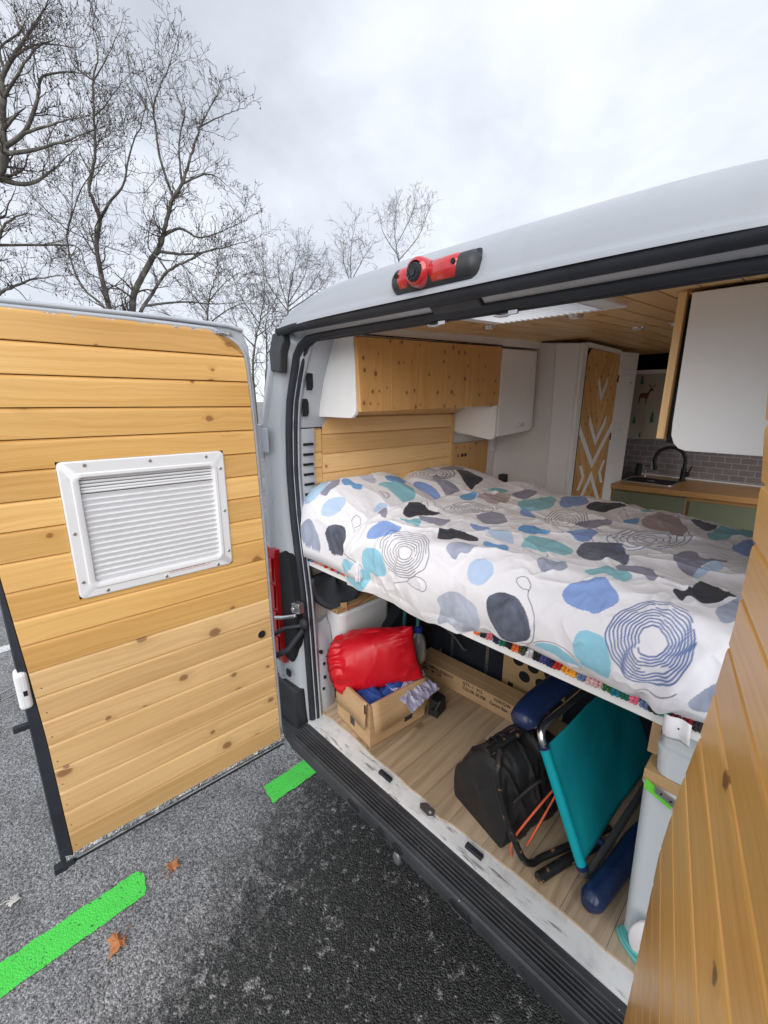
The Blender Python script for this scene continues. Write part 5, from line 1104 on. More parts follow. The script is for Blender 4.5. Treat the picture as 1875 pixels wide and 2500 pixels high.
# underlay below the pillows: light blue pillow and folded bedding
m = MB(); G = []
for j in range(9):
    t = j/8*PI; G.append([(-.845+.075*math.cos(a)*math.sin(t)**.6, .27+.24*math.sin(a)*math.sin(t)**.6*(1+.05*math.sin(5*a)), 1.63+.11*-math.cos(t)) for a in np.linspace(0, 2*PI, 25)])
bp_ = m.grid(G).build('pillow', M['lightblue'], smooth=80); tag(bp_, 'plain light blue pillow squeezed between the near patterned pillow and the slotted pillar', 'pillow')
m = MB().box((-.89, .06, 1.431), (-.50, 1.28, 1.49)); tag(m.build('folded_sheet', M['cream'], bevel=.02), 'folded white sheet lying under the two patterned pillows', 'sheet')
# paper tag pinned to the edge
V = [[(.622+.055*u+.004*v, .021-.010*math.sin(PI*v)*.6-.004*math.sin(2.5*PI*u), 1.402-.058*v) for v in np.linspace(0, 1, 9)] for u in np.linspace(0, 1, 9)]
pt = MB().grid(V).build('paper_label', M['paper'], smooth=60); s = pt.modifiers.new('thick', 'SOLIDIFY'); s.thickness = .0008
pt = tag(pt, 'creased white paper label hanging from the bed edge over the storage boxes', 'label')
MB().disc((.655, .0115, 1.383), (0, -1, 0), .0022, .0015, 8).build('pin', M['black'], pt)
# ---------------------------------------------------------------- storage under the bed
Z0 = .567
# water tank in the corner
WT = thing('water_tank', 'tall white plastic water tank in the corner behind the red sack', 'tank', (-.84, .30, Z0))
P = rrect(-.918, -.775, .165, .535, .05, 4)
MB().prism([(x, y, Z0) for x, y in P], (0, 0, .50)).build('body', M['tank'], WT, smooth=40, bevel=.012)
MB().box((-.915, .16, 1.072), (-.79, .54, 1.095)).build('shelf', M['ply'], WT, bevel=.002)
MT = MB(); G = []
for j in range(10):
    r = j/9; G.append([(-.815-.05*(1-r**2)+.01*math.sin(3*a), .205+.165*r*math.cos(a), 1.245+.165*r*math.sin(a)-.25*(r*math.cos(a)*.165)) for a in np.linspace(PI, 2*PI, 21)])
mt = MT.grid(G).build('rolled_mat', M['mat'], smooth=70); s = mt.modifiers.new('thick', 'SOLIDIFY'); s.thickness = .03; s.offset = -1
tag(mt, 'dark slate grey round mat hanging under the bed above the white tank', 'mat')
PEG = thing('wooden_peg', 'small wooden peg clipped to a cord under the grey mat', 'peg', (-.80, .21, 1.05))
MB().hexa([(-.80, .196, 1.05), (-.785, .226, 1.05), (-.792, .23, 1.05), (-.807, .20, 1.05), (-.80, .192, 1.118), (-.785, .222, 1.118), (-.792, .226, 1.118), (-.807, .196, 1.118)]).build('clip', M['ply'], PEG, bevel=.003)
MB().tube([(-.80, .15, 1.09), (-.79, .21, 1.085), (-.785, .29, 1.082), (-.79, .36, 1.10), (-.80, .46, 1.115)], .0028, 6).build('cord', M['redink'], PEG)
# open cardboard box
BX = thing('cardboard_box', 'open brown cardboard box of odds and ends on the wooden floor under the red sack', 'box', (-.57, .25, Z0))
C0, C1, C2 = np.array([-.44, .058]), np.array([-.715, .092]), np.array([-.405, .40]); C3 = C1+C2-C0
def wall_(m, a, b, z0, z1, th, lean=0):
    d = (b-a)/np.linalg.norm(b-a); n = np.array([-d[1], d[0]])*th; k = np.array([-d[1], d[0]])*lean
    m.hexa([(*a, z0), (*b, z0), (*(b+n), z0), (*(a+n), z0), (*(a+k), z1), (*(b+k), z1), (*(b+n+k), z1), (*(a+n+k), z1)])
m = MB(); wall_(m, C1, C0, Z0, .795, .005, -.0); wall_(m, C0, C2, Z0, .795, .005); wall_(m, C2, C3, Z0, .80, .005); wall_(m, C3, C1, Z0, .80, .005)
m.hexa([(*C1, Z0), (*C0, Z0), (*C2, Z0), (*C3, Z0), (*C1, Z0+.004), (*C0, Z0+.004), (*C2, Z0+.004), (*C3, Z0+.004)])
m.build('body', M['card'], BX)
def flap(a, b, drop, out, name='flap'):
    d = (b-a)/np.linalg.norm(b-a); n = np.array([d[1], -d[0]])
    rows = []
    for t in np.linspace(0, 1, 9):
        p = a+(b-a)*t; o1 = out*(.8+.2*math.sin(t*PI)); 
        rows.append([(*(p+n*.002), .800), (*(p+n*.012), .798), (*(p+n*(.014+o1*.5)), .80-drop*.55), (*(p+n*(.014+o1)), .80-drop-.006*math.sin(t*9))])
    o = MB().grid(rows).build(name, M['card'], BX, smooth=40); s = o.modifiers.new('thick', 'SOLIDIFY'); s.thickness = .0045
    return o
flap(C1, C0+(C1-C0)*.03, .125, .006); flap(C0+(C2-C0)*.01, C2, .135, .022)
m = MB(); e0 = C0+(C1-C0)*.42
def tape(c, w, z0, z1, d, n): m.hexa([(*(c+n*.0012), z0), (*(c+d*w+n*.0012), z0), (*(c+d*w), z0), (*c, z0), (*(c+n*.0012), z1), (*(c+d*w+n*.0012), z1), (*(c+d*w), z1), (*c, z1)])
dA = (C1-C0)/np.linalg.norm(C1-C0); nA = np.array([dA[1], -dA[0]]); nA = nA if nA[1] < 0 else -nA
dB = (C2-C0)/np.linalg.norm(C2-C0); nB = np.array([dB[1], -dB[0]]); nB = nB if nB[0] > 0 else -nB
tape(C0+dA*.125, .035, .60, .69, dA, nA); tape(C0+dB*.21, .05, .60, .67, dB, nB)
tape(C0+dA*.004+nA*.02, .012, .755, .80, dA, nA)
m.build('tape', M['tape'], BX)
# things in the box
def lumpy(name, c, r, mat, seed, amp=.25, n=26, sq=1.0):
    G = []
    for j in range(n+1):
        th = PI*j/n; row = []
        for i in range(2*n+1):
            a = PI*i/n; ca, sa = math.cos(a), math.sin(a); s_ = math.sin(th)**sq
            k = 1+amp*fbm(np.array([ca*s_*2.2+5]), np.array([sa*s_*2.2+math.cos(th)*2.5]), 3, seed)[0]
            row.append((c[0]+r[0]*s_*ca*k, c[1]+r[1]*s_*sa*k, c[2]+r[2]*math.cos(th)*k))
        G.append(row)
    return MB().grid(G).build(name, mat, smooth=70)
tag(lumpy('plastic_bag', (-.645, .17, .755), (.075, .085, .075), M['blackfilm'], 5, .3), 'crumpled black plastic bag at the left of the open box', 'bag')
tag(lumpy('plastic_bag', (-.53, .135, .725), (.10, .06, .075), M['bluecloth'], 9, .3), 'blue bag stuffed into the front of the open box', 'bag')
tag(lumpy('plastic_bag', (-.475, .25, .742), (.055, .10, .07), M['bluecloth'], 15, .35), 'blue cloth bundle in the box beside its far flap', 'bag')
rows = []
for i in range(56):
    u = i/55; row = []
    for j in range(40):
        v = j/39; x = -.565+.235*u; y = .19+.20*v+.03*u; z = .84-.05*u+.020*(1-abs(fbm(np.array([u*4+v*2]), np.array([v*6]), 3, 4)[0]))**3-.01-.045*max(0, u-.6)*2-.02*(1-v)
        row.append((x, y, z))
    rows.append(row)
fm = MB().grid(rows).build('plastic_film', M['film'], smooth=60); s = fm.modifiers.new('thick', 'SOLIDIFY'); s.thickness = .001
tag(fm, 'crinkled lilac plastic film spilling over the edge of the box under the red sack', 'plastic film')
STP = MB().tube([(-.69, .09, .83), (-.705, .07, .80), (-.70, .066, .74), (-.697, .067, .69)], .0035, 6).tube([(-.70, .10, .84), (-.735, .085, .82), (-.73, .08, .79)], .008, 6)
tag(STP.build('strap', M['black'], smooth=50), 'thin black strap hanging over the left wall of the cardboard box', 'strap')
m = MB().hexa([(-.40, .42, Z0), (-.345, .43, Z0), (-.36, .52, Z0), (-.42, .51, Z0), (-.39, .43, .66), (-.35, .435, .65), (-.36, .51, .65), (-.41, .50, .66)])
m.tube([(-.38, .43, .60), (-.35, .42, .62), (-.345, .45, .66)], .008, 8)
tag(m.build('charger', M['black'], bevel=.008), 'small black charger block on the floor behind the cardboard box', 'charger')
# red stuff sack
u = np.array([.70, .58, .22]); u /= np.linalg.norm(u); w = np.cross(u, [0, 0, 1]); w /= np.linalg.norm(w); v = np.cross(w, u)
nS, nR = 120, 160; S, Aa = np.meshgrid(np.linspace(-1, 1, nS), np.linspace(0, 2*PI, nR), indexing='ij')
cen = np.array([-.600, .215, .890]); hl = .222
left = np.clip((S+1)/.55, 0, 1); rad = np.sqrt(np.clip(1-(1-left)**2.4, 0, 1))
right = np.clip((1-S)/1.15, 0, 1); flat = right**.55
ry_ = .138*rad*(1-.04*np.clip(S, 0, 1))*(1+.16*np.clip(S-.55, 0, 1)); rw_ = .128*rad*(.06+.94*flat)
e = .78
cA, sA = np.cos(Aa), np.sin(Aa); cu_ = np.sign(cA)*abs(cA)**e; su_ = np.sign(sA)*abs(sA)**e
wr = .007*(1-abs(fbm(S*1.6+Aa*.3, Aa*.8, 2, 21)))**3 - .003
gath = np.exp(-((S+.78)/.26)**2); wr = wr+gath*.010*np.sin(Aa*17+3*fbm(S*3, Aa*1.5, 2, 8))+.010*np.exp(-((S-1)/.22)**2)*np.sin(Aa*9)
wr = wr+.004*fbm(S*3+Aa, Aa*1.4-S*2, 2, 33)+.007*np.exp(-((S-.85)/.25)**2)*(ridge(S*1.2+Aa*1.8, Aa*2.6-S, 44, 4)-.3)
bowl = 1-.10*np.exp(-((S+.55)/.10)**2)
P = cen+(S*hl+.030*np.clip(S-.6, 0, 1)*abs(cu_)**2)[..., None]*u+((ry_*bowl+wr*rad)*cu_-.020*S**2)[..., None]*v+((rw_*bowl+wr*rad*.8)*su_)[..., None]*w
P[:, -1] = P[:, 0]
sk_ = gridmesh('stuff_sack', P, M['sackred'])
MB().tube([tuple(p*1.0+(p-P[9].mean(0))*.02) for p in P[9]], .0032, 6, False).tube([tuple(cen-u*.21+v*.02-w*.02), tuple(cen-u*.245+v*.03-w*.04), tuple(cen-u*.25-v*.03-w*.05), tuple(cen-u*.235-v*.075-w*.055)], .0030, 6).build('drawcord', M['black'], sk_, smooth=60)
MB().tube([tuple(p+(p-P[-14].mean(0))*.012) for p in P[-14]], .0016, 5, False).build('seam', M['sackred'], sk_, smooth=60)
tag(sk_, 'bulging red nylon stuff sack with gathered end on top of the cardboard box', 'sack')
# hanging bottle with hose
BT = thing('plastic_bottle', 'cloudy plastic bottle with a blue cap under a hose behind the red sack', 'bottle', (-.555, .55, .80))
rows = [[(-.545+r*math.cos(a), .50+r*math.sin(a), z) for a in np.linspace(0, 2*PI, 23)] for r, z in ((.0, .765), (.03, .767), (.042, .785), (.045, .83), (.041, .88), (.032, .915), (.018, .93), (.016, .942))]
MB().grid(rows).build('body', M['bottle'], BT, smooth=50)
MB().disc((-.545, .50, .942), (0, 0, 1), .022, .028, 18, .020).build('cap', M['bluecap'], BT, bevel=.003)
MB().tube([(-.55, .50, .97), (-.565, .52, 1.05), (-.58, .54, 1.20), (-.59, .55, 1.34)], .010, 8).build('hose', M['hoseblue'], BT, smooth=50)
tag(MB().tube([(-.70, .56, .88), (-.70, .57, 1.05), (-.70, .58, 1.34)], .011, 8).build('hose', M['hoseblue'], smooth=50), 'dark green blue hose running down the black wheel arch box', 'hose')
tag(MB().tube([(-.60, .80, .83), (-.53, .80, .80), (-.46, .80, .745), (-.44, .80, .752)], .006, 6).build('cable', M['greytube'], smooth=50), 'short grey cable end in front of the dark blue garage partition', 'cable')
# long carton
CT = thing('long_carton', 'long flat brown carton with printed shipping text lying across the floor', 'carton', (-.25, .72, Z0))
def K(a, d, z): # a along the carton from its left end, d depth
    return (-.690+a*.999, .662+d+.02*a, z)
L_ = .74
m = MB(); m.hexa([K(0, 0, Z0), K(L_, 0, Z0), K(L_, .13, Z0), K(0, .13, Z0), K(0, 0, .662), K(L_, 0, .662), K(L_, .13, .662), K(0, .13, .662)])
ctb = m.build('body', M['card'], CT, bevel=.002)
MB().hexa([K(.0, .055, .6622), K(L_, .055, .6622), K(L_, .075, .6622), K(0, .075, .6622), K(0, .055, .6632), K(L_, .055, .6632), K(L_, .075, .6632), K(0, .075, .6632)]).build('tape', M['card'], CT)
xd = Vector(K(1, 0, 0))-Vector(K(0, 0, 0)); yd = (0, 0, 1)
for a, z, s in ((.055, .632, 'PO: AMSPAL202201017'), (.325, .636, 'QTY:  1   PCS'), (.515, .636, 'N.W/G.W    6.3/6.8    KGS'), (.055, .608, 'SKU: AM-TL26'), (.325, .608, 'COLOR: SILVER'), (.490, .606, 'Carton Size    47.5x8x76 CM')):
    text('printed_text', s, 0.0255, Vector(K(a-.0, -.0006, z)), xd, yd, M['ink'], CT, .82)
for a in (.10, .38, .52): 
    MB().hexa([K(a, -.0015, .642), K(a+.014, -.0015, .648), K(a+.014, 0, .648), K(a, 0, .642), K(a, -.0015, .648), K(a+.014, -.0015, .654), K(a+.014, 0, .654), K(a, 0, .648)]).build('staple', M['steel'], CT)
# plywood panel with round holes
PP = thing('plywood_panel', 'plywood panel with round vent holes standing behind the long carton', 'panel', (-.08, .87, Z0))
hl_ = [(-.158, .79), (-.074, .786), (.017, .786), (-.116, .712), (-.024, .713)]
m = MB(); uvbox(m, (-.243, .861, Z0), (.099, .873, 1.33), 1, 3.2); m.build('board', M['ply'], PP, bevel=.002)
hh = MB()
for x, z in hl_ + [(.065, .713)]: hh.disc((x, .8608, z), (0, -1, 0), .032, .0008, 26)
ho = hh.build('round_hole', M['void'], PP)
hr = MB()
for x, z in hl_: hr.tube([(x+.0325*math.cos(a), .8605, z+.0325*math.sin(a)) for a in np.linspace(0, 2*PI, 25)], .0016, 5)
hr.build('hole_edge', M['card'], PP)
MB().box((-.205, .8598, .60), (-.175, .8609, .64)).build('notch', M['void'], PP)
# black holdall
HB = thing('holdall', 'black soft holdall with orange piping on the wooden floor', 'bag', (.14, .25, Z0))
U = Vector((.97, -.24, 0)).normalized(); W_ = Vector((.24, .97, 0)).normalized(); O_ = Vector((-.022, .137, 0))
def hbp(a, b, z): q = O_+U*a+W_*b; return (q.x, q.y, z)
secs = [(-.01, .93, .0), (.0, 1.0, .0), (.10, 1.03, .01), (.20, 1.04, .012), (.29, 1.0, .0), (.30, .93, 0)]
nA_, nB_ = 60, 64
prof = crom([(0, 0), (-.008, .02), (-.014, .09), (-.008, .165), (.012, .195), (.060, .272), (.102, .325), (.14, .34), (.205, .335), (.245, .30), (.262, .21), (.272, .10), (.262, .02), (.25, 0)], 8)
prof, _ = resample(prof, nA_)
G = np.zeros((nA_, nB_, 3))
for j, b in enumerate(np.linspace(0, .32, nB_)):
    e = 1-.16*(abs(b/.16-1)**6)
    for i, (a, z) in enumerate(prof):
        aa = .128+(a-.128)*(1-.03*(abs(b/.16-1)**6)); G[i, j] = hbp(aa, b, Z0+.002+z*e)
I, J = np.meshgrid(np.linspace(0, 1, nA_), np.linspace(0, 1, nB_), indexing='ij')
hd = .013*fbm(I*3.2, J*3.0, 3, 3)+.020*(ridge(I*3+J*2, J*4-I*3, 6, 6)-.3)+.010*(ridge(I*7-J*3, J*6+I*2, 16, 5)-.3)+.004*fbm(I*15, J*12, 3, 18)
hd *= np.clip(np.minimum(I, 1-I)/.1, 0, 1)*np.clip(np.minimum(J, 1-J)/.06, 0, 1)
G = displaced(G, hd)
bo = gridmesh('body', G, M['nylon'], HB)
for jj in (17, 46):
    sp_ = [tuple(G[i, jj]+np.array([0, 0, .001])) for i in range(2, nA_-2)]
    MB().grid([[tuple(np.array(p)+np.array(W_)*o_+(np.array(p)-G[:, jj].mean(0))*k_) for p in sp_] for o_, k_ in ((-.019, .0), (-.018, .035), (.018, .035), (.019, .0))]).build('webbing', M['black'], HB, smooth=50)
for j in (0, -1):
    m = MB(); bt = [tuple(G[-1, j]*(1-t)+G[0, j]*t) for t in np.linspace(0, 1, 9)]
    P = [tuple(p) for p in G[:, j]]+bt[1:]; c = np.mean(G[:, j], axis=0)
    R = [[tuple(np.array(p)*(1-t)+c*t+np.array(W_)*(-.014 if j == 0 else .014)*math.sin(t*PI/2)*(1+.35*math.sin(9*k/60))) for k, p in enumerate(P)] for t in (0, .06, .35, .7, .999)]
    m.grid(R).build('end_gusset', M['nylon'], HB, smooth=60)
pts = [hbp(.292, y, Z0+z) for y, z in ((.012, .01), (.004, .05), (.02, .09), (.09, .135), (.17, .175), (.235, .205))]
MB().tube([tuple(p) for p in crom(pts, 5)], .0042, 8).tube([tuple(p) for p in crom([hbp(.300, y, Z0+z) for y, z in ((.235, .205), (.19, .15), (.12, .07), (.075, .02))], 5)], .004, 8).build('orange_cord', M['orange'], HB, smooth=60)
MB().box(tuple(np.array(hbp(.292, .235, Z0+.20))-.012), tuple(np.array(hbp(.292, .265, Z0+.25))+.012)).build('zip_tag', M['nylon'], HB, bevel=.004)
m = MB(); b0 = np.array(hbp(.31, .235, Z0+.235))
for k, (dy, dz_) in enumerate(((0, .02), (.012, .024), (.022, .02))): m.ell((b0[0]+.004, b0[1]+dy, b0[2]+dz_), (.003, .005, .006), 8, 5)
m.build('zip_tag_mark', M['lime'], HB)
MB().tube([tuple(p) for p in crom([hbp(.262, .03, Z0+.20), hbp(.285, .10, Z0+.26), hbp(.285, .2, Z0+.255), hbp(.262, .26, Z0+.2)], 6)], .006, 6).build('carry_strap', M['nylon'], HB, smooth=60)
# folding chair lying on its side
FC = thing('folding_chair', 'folded camping chair with teal fabric, chipped black legs and navy armrests lying on its side', 'chair', (.38, .35, Z0))
p1, p2 = np.array([.296, .165, 1.0]), np.array([.462, .172, .627]); dd_ = (p2-p1)
nf, mf = 24, 40; G = np.zeros((nf, mf, 3))
nrm = np.array([.37, 0, .16]); nrm /= np.linalg.norm(nrm)
for i, s in enumerate(np.linspace(0.02, .98, nf)):
    for j, y in enumerate(np.linspace(.002, .70, mf)):
        G[i, j] = p1+dd_*s+np.array([.05, 1, -.03])*y - nrm*.020*math.sin(PI*s)*math.sin(PI*j/(mf-1)) + nrm*(.003*math.sin(s*7+y*12)+.0035*fbm(np.array([s*5+y*3]), np.array([y*9]), 2, 3)[0])
fb_ = gridmesh('fabric_panel', G, M['teal'], FC); s = fb_.modifiers.new('thick', 'SOLIDIFY'); s.thickness = .004; s.offset = 0
MB().tube([tuple(p1+dd_*t) for t in np.linspace(0, 1, 6)], .0165, 14).build('fabric_sleeve', M['tealtrim'], FC, smooth=50)
MB().tube([tuple(p1+dd_*t) for t in (-.008, .02)], .0185, 14).tube([tuple(p1+dd_*t) for t in (.975, 1.01)], .0185, 14).build('sleeve_cap', M['navy'], FC, smooth=50)
MB().tube([tuple(p) for p in crom([p1+dd_*.0, p1-dd_*.06, p1-dd_*.115+np.array([0, .018, 0]), p1-dd_*.125+np.array([.003, .075, 0]), p1-dd_*.12+np.array([.012, .28, -.01]), p1-dd_*.12+np.array([.035, .74, -.03])], 6)], .0125, 12).build('seat_tube', M['chrome'], FC, smooth=50)
MB().tube([tuple(p) for p in crom([p2, p2+dd_*.05, p2+dd_*.085+np.array([0, .02, 0]), p2+dd_*.09+np.array([.004, .07, 0]), p2+dd_*.08+np.array([.02, .28, 0]), p2+dd_*.07+np.array([.05, .74, 0])], 6)], .0125, 12).build('seat_tube', M['greytube'], FC, smooth=50)
MB().tube([tuple(p) for p in crom([(.178, .10, .945), (.196, .062, .925), (.20, .048, .90), (.215, .045, .84), (.252, .045, .745), (.283, .048, .685), (.315, .055, .63), (.332, .09, .597), (.345, .14, .588), (.39, .24, .588), (.47, .42, .588)], 6)], .0115, 10).build('leg', M['rusty'], FC, smooth=50)
MB().tube([(.132, .095, .907), (.155, .19, .92), (.185, .31, .935), (.22, .48, .95)], .0165, 12).build('leg', M['rusty'], FC, smooth=50)
MB().tube([(.366, .068, .5845), (.40, .17, .5845), (.46, .33, .5845)], .0175, 12).build('leg', M['rusty'], FC, smooth=50)
MB().tube([(.205, .27, .93), (.235, .30, .82), (.25, .32, .75)], .008, 8).build('brace', M['rusty'], FC, smooth=50)
def armrest(path, r, hgt):
    P = crom(path, 6); n = len(P); R = [r*min(1, (.55+.45*min(1, k/4)))*min(1, .6+.4*min(1, (n-1-k)/4)) for k in range(n)]
    return MB().tube([tuple(p) for p in P], R, 14, True, hgt)
armrest([(.228, .128, 1.055), (.226, .16, 1.075), (.225, .22, 1.085), (.235, .32, 1.095), (.25, .45, 1.105), (.265, .58, 1.11)], .046, .80).build('armrest', M['navy'], FC, smooth=60)
armrest([(.515, .085, .607), (.522, .13, .608), (.535, .22, .608), (.55, .34, .61), (.565, .50, .62)], .037, 1.05).build('armrest', M['navy'], FC, smooth=60)
MB().disc((.475, .33, .60), (-.9, -.3, .3), .012, .02, 12).build('rivet', M['navy'], FC, bevel=.003)
# storage bins
SB = thing('storage_bin', 'tall translucent grey plastic bin at the right end of the storage space', 'bin', (.72, .3, Z0))
P0 = rrect(.608, .86, .105, .55, .03, 4); P1 = rrect(.592, .86, .092, .56, .03, 4)
def ring(P, z): return [(x, y, z) for x, y in P+P[:1]]
MB().grid([ring(P0, Z0), ring(P0, Z0+.004), ring(P1, 1.12), ring(rrect(.588, .862, .088, .562, .03, 4), 1.122), ring(rrect(.588, .862, .088, .562, .03, 4), 1.135), ring(P1, 1.137)]).build('body', M['clear'], SB, smooth=40)
MB().prism([(x, y, 1.133) for x, y in P1], (0, 0, .006)).build('lid', M['clear'], SB)
m = MB().hexa([(.600, .085, 1.120), (.665, .082, 1.10), (.665, .0865, 1.10), (.600, .0885, 1.120), (.600, .085, 1.150), (.665, .082, 1.122), (.665, .0865, 1.122), (.600, .0885, 1.150)])
m.build('green_label', M['lime'], SB)
m = MB().hexa([(.625, .079, 1.128), (.77, .076, 1.085), (.77, .081, 1.085), (.625, .084, 1.128), (.625, .079, 1.148), (.77, .076, 1.105), (.77, .081, 1.105), (.625, .084, 1.148)]); stp = m.build('strap', M['steel'], SB)
hs = MB()
for k in range(6): hs.disc((.64+k*.022, .0785-.0004*k, 1.134-k*.0065), (0, -1, 0), .003, .0012, 8)
hs.build('strap_holes', M['void'], stp)
MB().box((.592, .092, 1.1385), (.86, .56, 1.172)).build('wooden_board', M['ply'], SB, bevel=.002)
UB = thing('storage_bin', 'smaller translucent grey bin stacked on the board of the tall bin under the bed edge', 'bin', (.72, .3, 1.173))
Q0 = rrect(.612, .86, .098, .50, .03, 4); Q1 = rrect(.604, .86, .098, .50, .03, 4)
MB().grid([ring(Q0, 1.173), ring(Q0, 1.18), ring(Q1, 1.245), ring(rrect(.612, .86, .112, .50, .02, 4), 1.252), ring(rrect(.612, .86, .115, .50, .02, 4), 1.325)]).build('body', M['clear'], UB, smooth=35)
MB().prism([(x, y, 1.322) for x, y in rrect(.612, .86, .115, .50, .02, 4)], (0, 0, .004)).build('lid', M['clear'], UB)
uvbox(MB(), (.580, .16, 1.175), (.603, .56, 1.335), 1, 2.2).build('cardboard_sleeve', M['card'], UB)
# slippers by the sill
def slipper(name, mat, c, L, Wd, rot, label, tilt=0, H=.014):
    V = []; n = 26
    for k in range(n):
        a = 2*PI*k/n; x = L/2*math.cos(a); wv = Wd/2*math.sin(a)*(1+.22*math.cos(a)); V.append((x, wv))
    cr, sr = math.cos(rot), math.sin(rot)
    P = [(c[0]+x*cr-y*sr, c[1]+x*sr+y*cr, c[2]+tilt*x) for x, y in V]
    m = MB().prism(P, (0, 0, H)); return tag(m.build(name, mat, bevel=.005, seg=3), label, 'slipper')
slipper('flip_flop', M['mint'], (.672, .095, Z0), .16, .075, -.25, 'mint green rubber flip flop lying flat on the floor by the tall bin', 0)
slipper('flip_flop', M['mint'], (.640, .098, Z0+.017), .085, .05, -.5, 'small mint green flip flop half on top of the other one', .1)
m = []
for j in range(13):
    r = j/12; m.append([(.668+.052*r*math.cos(a)*.62+.03*(r*math.sin(a))*.4, .080+.014*r*math.cos(a)-.012*(1-r*r), .650+.062*r*math.sin(a)-.03*r*math.cos(a)) for a in np.linspace(0, 2*PI, 29)])
sl = MB().grid(m).build('slipper', M['cream'], smooth=70); s = sl.modifiers.new('thick', 'SOLIDIFY'); s.thickness = .014; s.offset = 0
tag(sl, 'white cloth slipper leaning upright against the tall bin', 'slipper')
# ---------------------------------------------------------------- trees
def grow(limbs, r0, D, seed, ntw, twr, dens, depth_j=.12, sub=3):
    """limbs: traced main branches; returns tubes for the big wood, and twig polylines"""
    rg = np.random.default_rng(seed); wood_ = []; twigs = []
    fw = np.array([-.711, .703, 0]); paths = []
    for li, L in enumerate(limbs):
        P = np.array(L, float)
        if li == 0:
            P = np.vstack([[P[0][0]+.1, P[0][1], -.1], [P[0][0]+.03, P[0][1], P[0][2]*.5], P])
        else:
            # start from the nearest point of an earlier limb
            best = min(((np.linalg.norm(q-P[0]), q, rad) for Q, Rr in paths for q, rad in zip(Q, Rr)), key=lambda t: t[0])
            if best[0] < 2.5: P = np.vstack([best[1], P[1:]])
            k = np.linspace(0, 1, len(P)); amp = rg.uniform(-1, 1)*depth_j*np.linalg.norm(P[-1]-P[0])*3
            P = P+np.outer(np.sin(k*1.6)*amp, fw)
        C = crom(P, 7); n = len(C); C = C+rg.normal(0, .012*D/14, C.shape)*np.linspace(0, 1, n)[:, None]
        if li == 0: ra = r0
        else: ra = min(best[2]*.66, r0*.46)
        R = ra*(1-np.linspace(0, 1, n))**1.05+twr*1.3
        paths.append((C, R)); wood_.append((C, R))
    def branch(p, d, L, r, lev):
        n = 4+int(L*5); pts = [p]; q = p.copy(); dv = d/np.linalg.norm(d)
        for k in range(n):
            dv = dv+rg.normal(0, .24, 3)+np.array([0, 0, .05]); dv /= np.linalg.norm(dv); q = q+dv*L/n; pts.append(q.copy())
        pts = np.array(pts); R = np.maximum(r*(1-np.linspace(0, 1, n+1)*.85), twr)
        twigs.append((pts, R))
        if lev < sub:
            nb_ = max(2, int(L*dens*(1.0 if lev == 1 else .9)))
            for k in range(nb_):
                t = rg.uniform(.15, 1.0); i = min(n-1, int(t*n)); base = pts[i]+(pts[i+1]-pts[i])*(t*n-i if t < 1 else 0)
                a = (pts[i+1]-pts[i])/np.linalg.norm(pts[i+1]-pts[i]); s_ = rg.normal(0, 1, 3); s_ -= a*(s_@a); s_ /= np.linalg.norm(s_)
                ang = rg.uniform(.5, 1.1); branch(base, a*math.cos(ang)+s_*math.sin(ang)+np.array([0, 0, .12]), L*rg.uniform(.28, .55), max(R[i]*.6, twr), lev+1)
    for C, R in paths:
        seg = np.linalg.norm(np.diff(C, axis=0), axis=1); tot = seg.sum(); N = int(tot*ntw)
        cum = np.r_[0, np.cumsum(seg)]
        for k in range(N):
            t = rg.uniform(.22, 1)**.8*tot; i = min(len(C)-2, int(np.searchsorted(cum, t)-1)); base = C[i]+(C[i+1]-C[i])*((t-cum[i])/max(seg[i], 1e-6))
            if base[2] < 2.0: continue
            a = (C[i+1]-C[i])/max(seg[i], 1e-6); s_ = rg.normal(0, 1, 3); s_ -= a*(s_@a); s_ /= np.linalg.norm(s_)
            ang = rg.uniform(.5, 1.2); frac = t/tot
            branch(base, a*math.cos(ang)+s_*math.sin(ang), (.5+1.5*(1-frac)*rg.random()+.3)*(D/14)**.6*rg.uniform(.6, 1.2), max(R[i]*.4, twr*1.3), 1)
        branch(C[-1], C[-1]-C[-2], (.7*(D/14)**.6), twr*2, 1)
    return wood_, twigs
def fasttubes(lines, n, name, mat, parent, smooth=True):
    V = []; F = []; o = 0
    for P, R in lines:
        P = np.asarray(P); m = len(P); T = np.gradient(P, axis=0); T /= np.linalg.norm(T, axis=1, keepdims=True)+1e-9
        ref = np.array([0, 0, 1.]) if abs(T[0][2]) < .8 else np.array([1., 0, 0])
        A = np.cross(T, ref); A /= np.linalg.norm(A, axis=1, keepdims=True)+1e-9; B = np.cross(T, A)
        ang = 2*PI*np.arange(n)/n
        ring = P[:, None]+(A[:, None]*np.cos(ang)[None, :, None]+B[:, None]*np.sin(ang)[None, :, None])*np.asarray(R)[:, None, None]
        V.append(ring.reshape(-1, 3)); i = np.arange((m-1)*n).reshape(m-1, n); j = (np.arange(n)+1) % n
        a = i; b = i[:, :1]+j[None, :]; F.append(np.stack([a, b, b+n, a+n], -1).reshape(-1, 4)+o); o += m*n
    V = np.vstack(V); F = np.vstack(F); me = bpy.data.meshes.new(name)
    me.vertices.add(len(V)); me.vertices.foreach_set('co', V.astype(np.float32).ravel()); me.loops.add(len(F)*4); me.loops.foreach_set('vertex_index', F.astype(np.int32).ravel())
    me.polygons.add(len(F)); me.polygons.foreach_set('loop_start', np.arange(0, len(F)*4, 4, dtype=np.int32)); me.update(calc_edges=True)
    me.polygons.foreach_set('use_smooth', np.ones(len(F), bool)); me.materials.append(mat); return link(name, me, parent)
